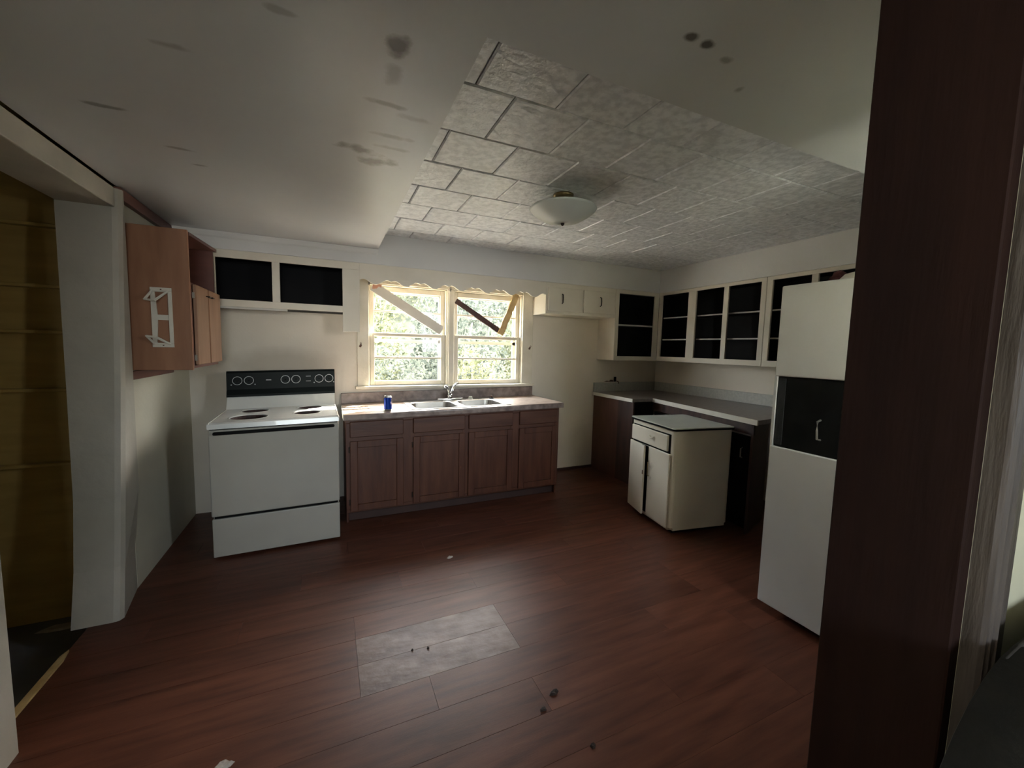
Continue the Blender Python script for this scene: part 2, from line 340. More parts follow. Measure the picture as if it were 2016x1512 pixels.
# leaning plaster end of the left wall beside the pantry opening
b = B()
lev = [(0, 2.575, -1.178, -.985), (.25, 2.66, -1.19, -1.0), (.6, 2.725, -1.20, -1.005), (1.2, 2.79, -1.222, -1.0), (2.13, 2.868, -1.25, -.995), (2.222, 2.875, -1.25, -.995)]
rings = []
for z, yf, xa, xb in lev:
    c = .028
    rings.append([b.verts.new(p) for p in ((xa, yf, z), (xb-.035, yf, z), (xb-.012, yf+.006, z), (xb, yf+c, z), (xb if z > .3 else XL-.004, 2.915, z), (xa, 2.915, z))])
for A, C_ in zip(rings, rings[1:]):
    for k in range(6):
        l = (k+1) % 6; b.faces.new((A[k], A[l], C_[l], C_[k]))
b.faces.new(rings[0][::-1]); b.faces.new(rings[-1])
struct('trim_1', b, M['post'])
hexa(b := B(), [(-1.25, 1.70, 0), (-1.0, 1.70, 0), (-1.0, 1.85, 0), (-1.25, 1.85, 0), (-1.25, 1.70, 2.122), (-1.0, 1.70, 2.122), (-1.0, 1.85, 2.122), (-1.25, 1.85, 2.122)])
struct('trim_13', bevel_all(b, .008, 2), M['post'])
struct('trim_2', bx((XL-.22, 1.80, 2.122), (XL+.012, 2.88, 2.226), .006), M['post'])
struct('trim_3', bx((XL, 2.90, 2.175), (XL+.03, 3.68, 2.238), .004), M['redwood'])       # crown board on the left wall
struct('trim_4', bx((XL, 2.90, 1.203), (XL+.022, 3.60, 1.252), .004), M['redwood'])      # ledger board under the wall cabinet
struct('trim_5', prism(B(), [(3.690, 2.238), (3.690, 2.196), (3.684, 2.194), (3.676, 2.204), (3.668, 2.222), (3.664, 2.238)], 'X', XL+.03, XSE), M['bulk'])
struct('baseboard_back', bx((2.06, 4.005, 0), (2.915, YB, .028)), M['toe'])
# bulkheads over the upper cabinets
struct('wall_bulkhead_back', bx((XL, 3.692, ZBB), (4.02, YB, 2.6)), M['bulk'])
struct('wall_bulkhead_right', bx((3.557, YF, ZBB), (XR, 3.692, 2.6)), M['bulk'])
# ceilings
b = B()
prism(b, [(-1.02, YF), (3.557, YF), (3.557, YSE), (XSE, YSE), (XSE, 3.692), (-1.02, 3.692)], 'Z', ZS, 2.5)
struct('ceiling', b, M['ceil'])
struct('ceiling_roof', bx((-1.3, .216, 2.5), (4.1, 4.2, 2.75)), M['tile_back'])
ct = struct('ceiling_tiled', bx((XSE, YSE, ZT+.012), (3.557, 3.692, 2.5)), M['tile_back'])
tm = {}
def tile_mesh(wx, wy):
    k = (round(wx, 3), round(wy, 3))
    if k not in tm:
        e = .0022; c = .006; h = .014
        bb = B()
        lo = [(e+c, e+c, 0), (wx-e-c, e+c, 0), (wx-e-c, wy-e-c, 0), (e+c, wy-e-c, 0)]
        mi = [(e, e, .005), (wx-e, e, .005), (wx-e, wy-e, .005), (e, wy-e, .005)]
        hi = [(e, e, h), (wx-e, e, h), (wx-e, wy-e, h), (e, wy-e, h)]
        R = [[bb.verts.new(p) for p in q] for q in (lo, mi, hi)]
        bb.faces.new(R[0][::-1])
        for A, C_ in zip(R, R[1:]):
            for i in range(4):
                j = (i+1) % 4; bb.faces.new((A[i], A[j], C_[j], C_[i]))
        me = bpy.data.meshes.new('tile'); bb.to_mesh(me); bb.free(); me.materials.append(M['tile']); tm[k] = me
    return tm[k]
TY, TX = .3362, .3315
for r in range(8):
    y0 = 1.131+r*TY; y1 = min(y0+TY, 3.692)
    if r == 0: y0 = YSE
    x = (.4935 if r % 2 == 0 else .6535)-TX*2
    while x < 3.557:
        x0, x1 = max(x, XSE), min(x+TX, 3.557)
        if x1-x0 > .02 and y1-y0 > .02:
            o = bpy.data.objects.new('tile', tile_mesh(x1-x0, y1-y0)); COL.objects.link(o); o.parent = ct
            o.location = (x0, y0, ZT+random.uniform(-.0012, .0012)); o.rotation_euler = (random.uniform(-.003, .003), random.uniform(-.003, .003), 0)
        x += TX
# doorway the camera looks through, on the right: dark jamb and casing
struct('trim_6', bx((.75, .216, 0), (.778, YF, 2.2), .002, 1), M['jamb'])
b = B()
prism(b, [(.778, .216), (.778, .199), (.781, .194), (.786, .197), (.791, .192), (.797, .196), (.804, .190), (.811, .197), (.815, .203), (.878, .203), (.881, .206), (.881, .216)], 'Z', 0, 2.22)
struct('trim_7', b, M['casing'])
# camera room shell
b = B()
box(b, (-2.2, -2.72, -.1), (-.7, -2.6, 2.6)); box(b, (.5, -2.72, -.1), (1.55, -2.6, 2.6)); box(b, (-.7, -2.72, -.1), (.5, -2.6, 1.2)); box(b, (-.7, -2.72, 2.1), (.5, -2.6, 2.6))
struct('wall_room_back', b, M['roomwall'])
struct('wall_room_left', bx((-2.3, -2.72, -.1), (-2.2, .216, 2.6)), M['roomwall'])
struct('wall_room_right', bx((1.48, -2.72, -.1), (1.56, .216, 2.6)), M['roomwall'])
struct('ceiling_room', bx((-2.3, -2.72, 2.45), (1.56, .216, 2.7)), M['ceil'])
# pantry behind the left opening
pw = struct('wall_pantry', bx((-2.3, 3.00, -.2), (-1.25, 4.17, 2.6)), M['yellow'])
for z in (2.010, 1.698, 1.460, 1.151, .746):
    b = bx((-2.28, 2.955, z-.009), (-1.26, 3.0, z+.009), .003, 1)
    o = obj('ledge', b, M['yellow'], pw)
struct('wall_pantry_left', bx((-2.4, 1.45, -.35), (-2.3, 3.3, 2.6)), M['yellow'])
struct('wall_pantry_front', bx((-2.3, 1.45, -.35), (-1.25, 1.55, 2.6)), M['yellow'])
struct('ceiling_pantry', bx((-2.4, 1.45, 2.3), (-1.25, 3.3, 2.6)), M['yellow'])

# ------------------------------------------------------------------ setting: windows
win_trim = B()
box(win_trim, (.235, 3.995, 1.045), (.338, YB, 2.075), .003, 1)
struct('trim_8', win_trim, M['winpaint'])
struct('trim_9', bx((1.925, 3.995, 1.045), (2.052, YB, 2.075), .003, 1), M['winpaint'])
struct('trim_10', bx((.338, 3.997, 2.0), (1.925, YB, 2.075), .003, 1), M['winpaint'])
b = B(); box(b, (1.085, 4.005, 1.045), (1.158, 4.15, 2.0), .003, 1); box(b, (1.098, 3.992, 1.045), (1.112, 4.006, 2.0), .002, 1)
struct('trim_11', b, M['winpaint'])
struct('trim_12', bx((.215, 3.945, 1.018), (2.06, 4.15, 1.045), .005), M['winpaint'])   # window stool
def window(n, x0, x1):
    root = bpy.data.objects.new('window_%d' % n, None); COL.objects.link(root); root['kind'] = 'structure'; WLD[root.name] = Vector((0, 0, 0))
    fr = B()
    box(fr, (x0, 4.022, 1.045), (x0+.010, 4.15, 2.02)); box(fr, (x1-.010, 4.022, 1.045), (x1, 4.15, 2.02)); box(fr, (x0, 4.022, 1.99), (x1, 4.15, 2.02))
    obj('frame', fr, M['winpaint'], root)
    a, c = x0+.012, x1-.012
    def sash(nm, ya, yb, z0, z1, rb, rt_, mz):
        s = B()
        box(s, (a, ya, z0), (a+.042, yb, z1), .004, 1); box(s, (c-.042, ya, z0), (c, yb, z1), .004, 1)
        box(s, (a+.042, ya, z0), (c-.042, yb, z0+rb), .004, 1); box(s, (a+.042, ya, z1-rt_), (c-.042, yb, z1), .004, 1)
        so = obj(nm, s, M['winpaint'], root)
        obj('muntin', bx((a+.042, ya+.004, mz-.009), (c-.042, yb-.004, mz+.009), .003, 1), M['winpaint'], so)
        for za, zb in ((z0+rb, mz-.009), (mz+.009, z1-rt_)):
            obj('pane', bx((a+.040, (ya+yb)/2-.0015, za), (c-.040, (ya+yb)/2+.0015, zb)), M['glass'], so)
    sash('upper_sash', 4.072, 4.106, 1.512, 1.988, .034, .05, 1.757)
    sash('lower_sash', 4.034, 4.068, 1.046, 1.550, .045, .034, 1.311)
    st = B(); d = .05
    box(st, (x0+.01, 4.128, 1.045), (x0+.01+d-.02, 4.148, 2.0)); box(st, (x1-.01-d, 4.128, 1.045), (x1-.01, 4.148, 2.0)); box(st, (x0+.02, 4.128, 1.462), (x1-.02, 4.148, 1.492)); box(st, (x0+.02, 4.128, 1.93), (x1-.02, 4.148, 1.99))
    obj('storm_frame', st, M['edge_white'], root)
window(1, .338, 1.085); window(2, 1.158, 1.925)
# unseen camera-room window, added to light surfaces facing the camera: plain frame
rw = bpy.data.objects.new('window_3', None); COL.objects.link(rw); rw['kind'] = 'structure'; WLD[rw.name] = Vector((0, 0, 0))
b = B(); box(b, (-.7, -2.70, 1.2), (-.65, -2.62, 2.1)); box(b, (.45, -2.70, 1.2), (.5, -2.62, 2.1)); box(b, (-.65, -2.70, 1.2), (.45, -2.62, 1.25)); box(b, (-.65, -2.70, 2.05), (.45, -2.62, 2.1)); box(b, (-.65, -2.68, 1.63), (.45, -2.64, 1.67))
obj('frame', b, M['winpaint'], rw); obj('pane', bx((-.65, -2.662, 1.25), (.45, -2.658, 2.05)), M['glass'], rw)
# unseen window added for fill light, high in the front wall beside the doorway
rw = bpy.data.objects.new('window_4', None); COL.objects.link(rw); rw['kind'] = 'structure'; WLD[rw.name] = Vector((0, 0, 0))
b = B(); box(b, (1.59, .25, 1.29), (1.62, .33, 2.11)); box(b, (2.10, .25, 1.29), (2.13, .33, 2.11)); box(b, (1.62, .25, 1.29), (2.10, .33, 1.32)); box(b, (1.62, .25, 2.08), (2.10, .33, 2.11))
obj('frame', b, M['winpaint'], rw); obj('pane', bx((1.62, .288, 1.32), (2.10, .292, 2.08)), M['glass'], rw)

# boards nailed across the windows
def plank_between(p0, p1, width, y0, y1, nz=0, n=10, jag=0):
    """flat board between two points of the window plane"""
    a = Vector((p0[0], 0, p0[1])); c = Vector((p1[0], 0, p1[1])); d = (c-a); L = d.length; d.normalize(); q = Vector((-d.z, 0, d.x))
    pts = []
    for k in range(n+1): pts.append(a+d*(L*k/n)+q*(width/2+random.uniform(-jag, jag)))
    for k in range(n, -1, -1): pts.append(a+d*(L*k/n)-q*(width/2+random.uniform(-jag, jag)))
    return prism(B(), [(p.x, p.z) for p in pts], 'Y', y0, y1)
wb = plank_between((.375, 1.975), (1.03, 1.588), .088, 4.004, 4.022)
bevel_all(wb, .004, 1)
wbo = tag(obj('window_board', wb, M['board_white'], origin=(.70, 4.01, 1.78)), 'white painted board nailed diagonally across the left window', 'board')
obj('paint_patch', prism(B(), [(.375, 1.985), (.40, 2.0), (.455, 1.992), (.452, 1.962), (.43, 1.975), (.412, 1.955), (.372, 1.948)], 'Y', 4.0015, 4.0045), M['peach'], wbo)['label'] = 'peeling peach paint patch'
db = plank_between((1.178, 1.895), (1.665, 1.606), .052, 4.012, 4.030, jag=.0025)
tag(obj('window_board', db, M['board_dark'], origin=(1.42, 4.02, 1.75)), 'dark brown board across the right window', 'board')
yb_ = plank_between((1.842, 2.005), (1.662, 1.572), .062, 3.985, 4.010, jag=.004)
tag(obj('window_board', yb_, M['board_yellow'], origin=(1.75, 4.0, 1.79)), 'rough yellow pine board leaning at the right side of the right window', 'board')
for x, z, lb in ((.345, 2.0, 'left end'), (1.112, 2.0, 'middle'), (2.03, 2.02, 'right end')):
    t = thing('curtain_bracket', 'small metal curtain rod bracket at the %s of the window head' % lb, 'bracket', (x, 3.99, z), 'curtain brackets')
    obj('plate', bx((x-.008, 3.988, z-.02), (x+.008, 3.997, z+.02), .002, 1), M['wire'], t)
    obj('hook', tube(B(), [(x, 3.99, z+.01), (x, 3.965, z+.012), (x, 3.955, z+.002), (x, 3.957, z-.008)], .004), M['wire'], t)
for x, z, lb in ((.262, 1.425, 'left'), (2.012, 1.437, 'right')):
    t = thing('curtain_hook', 'rusty curtain tieback hook on the %s window casing' % lb, 'hook', (x, 3.993, z), 'tieback hooks')
    obj('plate', prism(B(), [(x-.014, z-.012), (x+.006, z-.02), (x+.014, z), (x+.006, z+.018)], 'Y', 3.989, 3.996), M['rust'], t)
    obj('hook', tube(B(), [(x, 3.99, z), (x+.004, 3.975, z+.002), (x+.006, 3.968, z+.014), (x+.004, 3.972, z+.026)], .0035), M['rust'], t)

# ------------------------------------------------------------------ scalloped valance over the window
X0v, X1v = .243, 2.039; N_ = 240; poly = []
for k in range(N_+1):
    x = X0v+(X1v-X0v)*k/N_
    ph = ((x-X0v)/(X1v-X0v)*7.0+.0) % 1.0
    base = 1.992+.006*(x-X0v)/(X1v-X0v)
    u = abs(ph-.5)*2                      # 0 in the lobe, 1 at the middle of the arch
    zz = base-.044*(.5+.5*math.cos(math.pi*min(1, u*1.25)))
    if u > .72: zz -= .013*((u-.72)/.28)**1.5
    poly.append((x, zz))
poly = [(X0v, ZBB)]+poly+[(X1v, ZBB)]
b = B()
va = [b.verts.new((x, 3.703, z)) for x, z in poly]; vb = [b.verts.new((x, 3.723, z)) for x, z in poly]
for V, rev in ((va, False), (vb, True)):
    top0 = V[0]; top1 = V[-1]; prevt = None
    mid = V[1:-1]; tops = [b.verts.new((v.co.x, v.co.y, ZBB)) for v in mid]
    for i in range(len(mid)-1): b.faces.new((mid[i], mid[i+1], tops[i+1], tops[i]))
for i in range(1, len(va)-2): b.faces.new((va[i], va[i+1], vb[i+1], vb[i]))
bmesh.ops.delete(b, geom=[v for v in (va[0], va[-1], vb[0], vb[-1])], context='VERTS')
tag(obj('valance', b, M['cream'], origin=(1.14, 3.713, ZBB)), 'cream scalloped wooden valance above the window between the cabinets', 'valance')

# ------------------------------------------------------------------ upper cabinet above the stove (two open bays)
t = thing('wall_cabinet', 'wide cream cabinet with two open black bays above the stove', 'cabinet', (-.39, 3.86, 1.698))
fy0, fy1 = YC, YC+.02
def fbox(nm, x0, x1, z0, z1, par, mt='cream', ya=fy0, yb=fy1): return obj(nm, bx((x0, ya, z0), (x1, yb, z1), .0015, 1), M[mt], par)
fbox('top_rail', -1.03, .243, 2.058, ZBB, t); fbox('bottom_rail', -1.03, .108, 1.698, 1.750, t)
fbox('stile', -1.03, -.765, 1.750, 2.058, t); fbox('stile', -.40, -.347, 1.750, 2.058, t); fbox('stile', .108, .243, 1.536, 2.058, t)
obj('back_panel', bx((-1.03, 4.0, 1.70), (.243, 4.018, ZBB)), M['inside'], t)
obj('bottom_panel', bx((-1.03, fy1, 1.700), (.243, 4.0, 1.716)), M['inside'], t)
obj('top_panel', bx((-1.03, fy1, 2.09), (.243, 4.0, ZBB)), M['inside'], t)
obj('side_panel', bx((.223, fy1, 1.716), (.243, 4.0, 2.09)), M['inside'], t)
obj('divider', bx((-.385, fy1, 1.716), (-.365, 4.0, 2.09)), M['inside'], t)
obj('bottom_strip', bx((-1.0, 3.712, 1.682), (-.30, 3.73, 1.698), .002, 1), M['shelf'], t)

# ------------------------------------------------------------------ small two-door cabinet right of the window
t = thing('wall_cabinet', 'small cream two-door cabinet right of the window', 'cabinet', (2.49, 3.86, 1.797))
def carcass(par, x0, x1, y0, y1, z0, z1, th=.018, mt='cream'):
    obj('side_panel', bx((x0, y0, z0), (x0+th, y1, z1)), M[mt], par); obj('side_panel', bx((x1-th, y0, z0), (x1, y1, z1)), M[mt], par)
    obj('bottom_panel', bx((x0+th, y0, z0), (x1-th, y1, z0+th)), M[mt], par); obj('top_panel', bx((x0+th, y0, z1-th), (x1-th, y1, z1)), M[mt], par)
    obj('back_panel', bx((x0+th, y1-.012, z0+th), (x1-th, y1, z1-th)), M['inside'], par)
carcass(t, 2.040, 2.932, fy1, 4.018, 1.797, ZBB)
fbox('top_rail', 2.040, 2.932, 2.06, ZBB, t); fbox('bottom_rail', 2.040, 2.932, 1.797, 1.835, t)
fbox('stile', 2.040, 2.075, 1.835, 2.06, t); fbox('stile', 2.47, 2.515, 1.835, 2.06, t); fbox('stile', 2.895, 2.932, 1.835, 2.06, t)
for x0, x1, hx in ((2.064, 2.484, 2.225), (2.497, 2.905, 2.71)):
    d_ = obj('door', bx((x0, 3.685, 1.826), (x1, YC, 2.068), .005, 2), M['cream'], t)
    obj('handle', tube(B(), [(hx, 3.684, 1.908), (hx, 3.666, 1.914), (hx, 3.662, 1.955), (hx, 3.666, 1.996), (hx, 3.684, 2.002)], .006), M['handle_dark'], d_)['label'] = 'dark bronze pull handle'

# ------------------------------------------------------------------ tall open corner cabinet on the back wall
t = thing('wall_cabinet', 'open cream corner cabinet with black inside and one shelf on the back wall', 'cabinet', (3.25, 3.86, 1.319))
obj('side_panel', bx((2.935, fy1, 1.319), (2.953, 4.018, ZBB), .0015, 1), M['cream'], t)
obj('bottom_panel', bx((2.953, fy1, 1.319), (3.868, 4.018, 1.337)), M['cream'], t)
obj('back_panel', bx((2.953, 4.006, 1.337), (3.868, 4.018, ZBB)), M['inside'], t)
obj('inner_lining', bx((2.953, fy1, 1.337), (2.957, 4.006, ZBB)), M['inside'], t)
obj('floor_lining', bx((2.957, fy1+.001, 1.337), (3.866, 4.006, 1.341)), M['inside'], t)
fbox('top_rail', 2.935, XC, 2.073, ZBB, t); fbox('bottom_rail', 2.935, XC, 1.319, 1.368, t)
fbox('stile', 2.935, 2.986, 1.368, 2.073, t); fbox('stile', 3.505, XC, 1.368, 2.073, t)
sh = obj('shelf', bx((2.96, 3.79, 1.718), (3.86, 4.0, 1.736)), M['inside'], t)
obj('shelf_edge', bx((2.96, 3.778, 1.718), (3.60, 3.79, 1.736), .001, 1), M['shelf'], sh)

# ------------------------------------------------------------------ open cabinets along the right wall
def right_cabinet(label, ya, yb, bays):
    """ya far end, yb near end; bays (far, near)"""
    t = thing('wall_cabinet', label, 'cabinet', (3.71, (ya+yb)/2, 1.319))
    def rb(nm, y0, y1, z0, z1, mt='cream', xa=XC, xb=XC+.02): return obj(nm, bx((xa, y1, z0), (xb, y0, z1), .0015, 1), M[mt], t)
    rb('top_rail', ya, yb, 2.083, ZBB); rb('bottom_rail', ya, yb, 1.319, 1.372)
    edges = [ya]+[q for bay in bays for q in bay]+[yb]
    for i in range(0, len(edges), 2):
        if edges[i]-edges[i+1] > .004: rb('stile', edges[i], edges[i+1], 1.372, 2.083)
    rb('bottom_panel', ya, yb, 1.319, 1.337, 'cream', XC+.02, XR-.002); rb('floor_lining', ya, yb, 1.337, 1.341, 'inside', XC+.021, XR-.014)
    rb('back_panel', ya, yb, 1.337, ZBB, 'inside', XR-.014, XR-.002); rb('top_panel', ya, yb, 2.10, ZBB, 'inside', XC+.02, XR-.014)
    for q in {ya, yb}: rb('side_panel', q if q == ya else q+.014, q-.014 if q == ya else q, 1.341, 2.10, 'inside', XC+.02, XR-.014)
    for fa, ne in bays:
        for z in (1.572, 1.824):
            s = rb('shelf', fa+.025, ne-.025, z-.008, z+.008, 'inside', XC+.07, XR-.014)
            obj('shelf_edge', bx((XC+.060, ne-.025, z-.007), (XC+.07, fa+.025, z+.007), .001, 1), M['shelf'], s)
    return t
right_cabinet('open cream cabinet with three black bays on the right wall', 3.703, 2.412, [(3.658, 3.276), (3.172, 2.842), (2.790, 2.460)])
right_cabinet('open cream cabinet behind and above the tall white appliance', 2.408, 1.20, [(2.358, 2.042), (1.992, 1.62), (1.57, 1.25)])

# ------------------------------------------------------------------ wooden wall cabinet on the left wall
t = thing('wall_cabinet', 'orange brown wooden cabinet with two tan doors on the left wall', 'cabinet', (-.88, 3.26, 1.26))
xa, xb = XL+.001, -.735
obj('side_panel', bx((xa+.0, 2.95, 1.258), (xb, 2.968, 2.066), .002, 1), M['ply'], t)
obj('side_panel', bx((xa, 3.552, 1.275), (xb-.01, 3.57, 2.075)), M['redwood'], t)
obj('bottom_panel', bx((xa+.022, 2.968, 1.268), (xb-.002, 3.552, 1.284)), M['redwood'], t)
obj('middle_shelf', bx((xa, 2.968, 1.756), (xb-.002, 3.552, 1.772)), M['redwood'], t)
obj('back_panel', bx((xa, 2.968, 1.284), (xa+.008, 3.552, 2.06)), M['ply'], t)
hexa(b := B(), [(xa, 2.968, 2.040), (xb+.004, 2.968, 2.040), (xb+.004, 3.60, 2.068), (xa, 3.60, 2.068), (xa, 2.968, 2.058), (xb+.004, 2.968, 2.058), (xb+.004, 3.60, 2.088), (xa, 3.60, 2.088)])
obj('top_board', b, M['redwood'], t)
obj('face_stile', bx((xb-.018, 2.968, 1.284), (xb, 2.985, 1.756)), M['redwood'], t)
for y0, y1, hy in ((2.994, 3.256, 3.228), (3.280, 3.572, 3.308)):
    d_ = obj('door', bx((xb+.001, y0, 1.288), (xb+.019, y1, 1.765), .003, 1), M['ply_door'], t)
    obj('handle', tube(B(), [(xb+.018, hy-.02, 1.716), (xb+.036, hy-.018, 1.716), (xb+.036, hy+.018, 1.716), (xb+.018, hy+.02, 1.716)], .004), M['handle_dark'], d_)['label'] = 'small dark pull handle'
    for hz in (1.33, 1.70):
        if y0 < 3.1: obj('hinge', bx((xb+.001, 2.984, hz-.018), (xb+.012, 2.994, hz+.018), .001, 1), M['wire'], d_)
# paper towel holder screwed to the side of that cabinet
t = thing('paper_towel_holder', 'white paper towel holder with two folding arms on the wooden cabinet side', 'holder', (-.868, 2.94, 1.39))
b = B(); yA, yB_ = 2.941, 2.949
prism(b, [(-.914, 1.392), (-.820, 1.392), (-.820, 1.727), (-.914, 1.727)], 'Y', yA, yB_)
b.free(); b = B()
box(b, (-.916, yA, 1.706), (-.818, yB_, 1.728), .002, 1); box(b, (-.916, yA, 1.390), (-.818, yB_, 1.411), .002, 1); box(b, (-.837, yA, 1.411), (-.818, yB_, 1.706), .002, 1)
hexa(b, [(-.914, yA, 1.407), (-.894, yA, 1.407), (-.894, yB_, 1.407), (-.914, yB_, 1.407), (-.914, yA, 1.545), (-.886, yA, 1.545), (-.886, yB_, 1.545), (-.914, yB_, 1.545)])
hexa(b, [(-.914, yA, 1.575), (-.886, yA, 1.575), (-.886, yB_, 1.575), (-.914, yB_, 1.575), (-.914, yA, 1.712), (-.896, yA, 1.712), (-.896, yB_, 1.712), (-.914, yB_, 1.712)])
box(b, (-.914, yA, 1.5452), (-.8372, yB_, 1.5748))
obj('back_plate', b, M['white_plastic'], t)
for za, zb in ((1.708, 1.655), (1.41, 1.452)):
    pts = [(-.905, yA-.002, za), (-.925, 2.895, zb), (-.880, 2.885, zb-.006), (-.835, yA-.002, za)]
    obj('arm', tube(B(), pts, .0075, 6, closed=True), M['white_plastic'], t)
for z in (1.716, 1.402): obj('screw', cyl(B(), (-.866, yA-.002, z), (-.866, yA+.001, z), .004, n=10), M['rust'], t)

# ------------------------------------------------------------------ stove
t = thing('stove', 'white electric stove with black control panel and empty burner holes', 'stove', (0, 0, 0))
def swarp(co): return Vector((co.x, co.y, co.z*(1+.018*(co.x-.38))))
WARP[0] = swarp
SW, SD = .765, .66
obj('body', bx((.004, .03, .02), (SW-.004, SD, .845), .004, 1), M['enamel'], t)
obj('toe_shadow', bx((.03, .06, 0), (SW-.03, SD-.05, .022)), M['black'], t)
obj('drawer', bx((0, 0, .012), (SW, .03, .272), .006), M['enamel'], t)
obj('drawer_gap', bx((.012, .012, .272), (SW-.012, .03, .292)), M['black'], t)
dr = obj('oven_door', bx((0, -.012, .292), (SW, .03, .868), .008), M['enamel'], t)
h = B(); box(h, (.028, -.045, .838), (SW-.028, -.014, .858), .008, 2); obj('handle', h, M['black'], dr)['label'] = 'full width black handle strip'
obj('top_gap', bx((.006, .004, .868), (SW-.006, .04, .876)), M['black'], t)
# cooktop with four holes
burn = [(.195, .14, .112), (.085+.02, .44, .09), (.575, .20, .088), (.585, .46, .085)]
burn = [(.20, .165, .110), (.205, .455, .086), (.560, .225, .086), (.575, .485, .086)]
b = B(); zt_ = .914; n = 28
def grid_hole(b, x0, x1, y0, y1, c, r, z, zd):
    outer = []
    per = []
    for k in range(n):
        a = 2*math.pi*k/n; dx, dy = math.cos(a), math.sin(a)
        tx = ((x1-c[0]) if dx > 0 else (x0-c[0]))/dx if abs(dx) > 1e-9 else 1e9
        ty = ((y1-c[1]) if dy > 0 else (y0-c[1]))/dy if abs(dy) > 1e-9 else 1e9
        s = min(tx, ty); per.append((c[0]+dx*s, c[1]+dy*s, s))
    # snap nearest angles to corners
    for cx, cy in ((x0, y0), (x0, y1), (x1, y0), (x1, y1)):
        k = min(range(n), key=lambda i: (per[i][0]-cx)**2+(per[i][1]-cy)**2); per[k] = (cx, cy, 0)
    O = [b.verts.new((p[0], p[1], z)) for p in per]
    R0 = [b.verts.new((c[0]+(r+.016)*math.cos(2*math.pi*k/n), c[1]+(r+.016)*math.sin(2*math.pi*k/n), z)) for k in range(n)]
    R1 = [b.verts.new((c[0]+(r+.004)*math.cos(2*math.pi*k/n), c[1]+(r+.004)*math.sin(2*math.pi*k/n), z+.002)) for k in range(n)]
    R2 = [b.verts.new((c[0]+r*math.cos(2*math.pi*k/n), c[1]+r*math.sin(2*math.pi*k/n), z-.002)) for k in range(n)]
    R3 = [b.verts.new((c[0]+r*math.cos(2*math.pi*k/n), c[1]+r*math.sin(2*math.pi*k/n), zd)) for k in range(n)]
    for A, C_ in ((O, R0), (R0, R1), (R1, R2), (R2, R3)):
        for k in range(n):
            l = (k+1) % n; b.faces.new((A[k], A[l], C_[l], C_[k]))
xm, ym = SW/2, .335; X0_, X1_, Y0_, Y1_ = .0, SW, .0, .60
quads = [(X0_, xm, Y0_, ym), (X0_, xm, ym, Y1_), (xm, X1_, Y0_, ym), (xm, X1_, ym, Y1_)]
for q, (cx, cy, r) in zip(quads, burn): grid_hole(b, *q, (cx, cy), r, zt_, zt_-.004)
bmesh.ops.remove_doubles(b, verts=b.verts, dist=.0006)
# front lip, side lips
hexa(b, [(0, -.022, .876), (SW, -.022, .876), (SW, .004, .876), (0, .004, .876), (0, -.018, .906), (SW, -.018, .906), (SW, .004, .9145), (0, .004, .9145)])
hexa(b, [(-.004, -.02, .876), (.006, -.02, .876), (.006, .62, .876), (-.004, .62, .876), (-.004, -.018, .906), (.006, -.018, .917), (.006, .62, .917), (-.004, .62, .912)])
hexa(b, [(SW-.006, -.02, .876), (SW+.004, -.02, .876), (SW+.004, .62, .876), (SW-.006, .62, .876), (SW-.006, -.018, .917), (SW+.004, -.018, .906), (SW+.004, .62, .912), (SW-.006, .62, .917)])
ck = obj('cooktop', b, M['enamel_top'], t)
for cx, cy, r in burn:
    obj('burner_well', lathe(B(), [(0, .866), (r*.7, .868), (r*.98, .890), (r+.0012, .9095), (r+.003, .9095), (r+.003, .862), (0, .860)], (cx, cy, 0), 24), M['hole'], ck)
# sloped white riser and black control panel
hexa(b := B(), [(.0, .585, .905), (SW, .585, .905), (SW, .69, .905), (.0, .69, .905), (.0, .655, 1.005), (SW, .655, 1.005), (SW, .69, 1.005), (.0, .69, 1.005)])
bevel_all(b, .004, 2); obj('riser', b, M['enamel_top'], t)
prism(b := B(), [(.642, 1.003), (.660, 1.003), (.70, 1.003), (.70, 1.205), (.676, 1.205), (.668, 1.19), (.660, 1.06), (.645, 1.02)], 'X', -.004, SW+.004)
bg_ = obj('control_panel', b, M['black_glass'], t)
def ring(c, r0, r1, y): 
    b = B(); m = 32; A = [b.verts.new((c[0]+r0*math.cos(2*math.pi*k/m), y+(c[1]+r0*math.sin(2*math.pi*k/m)-1.06)*.0615, c[1]+r0*math.sin(2*math.pi*k/m))) for k in range(m)]
    C_ = [b.verts.new((c[0]+r1*math.cos(2*math.pi*k/m), y+(c[1]+r1*math.sin(2*math.pi*k/m)-1.06)*.0615, c[1]+r1*math.sin(2*math.pi*k/m))) for k in range(m)]
    for k in range(m):
        l = (k+1) % m; b.faces.new((A[k], A[l], C_[l], C_[k]))
    return b
for kx in (.068, .145, .398, .475, .648, .724):
    obj('dial_ring', ring((kx, 1.130), .0295, .0335, .6585), M['print'], bg_)
    obj('knob_stem', cyl(B(), (kx, .668, 1.130), (kx, .652, 1.130), .007, n=10), M['black'], bg_)
for kx, kz in ((.028, 1.098), (.186, 1.098), (.610, 1.098), (.763-.002, 1.098)): obj('indicator_mark', cyl(B(), (kx, .664, kz), (kx, .659, kz), .0045, n=10), M['print'], bg_)
obj('brand_mark', bx((.262, .660, 1.127), (.298, .6625, 1.134)), M['print'], bg_)
for kz in (1.112, 1.152): obj('indicator_mark', bx((.548, .6605, kz-.0015), (.585, .664, kz+.0015)), M['print'], bg_)
WARP[0] = None
t.location = (-.712, 3.098, .002); t.rotation_euler = (0, 0, math.radians(1.6))

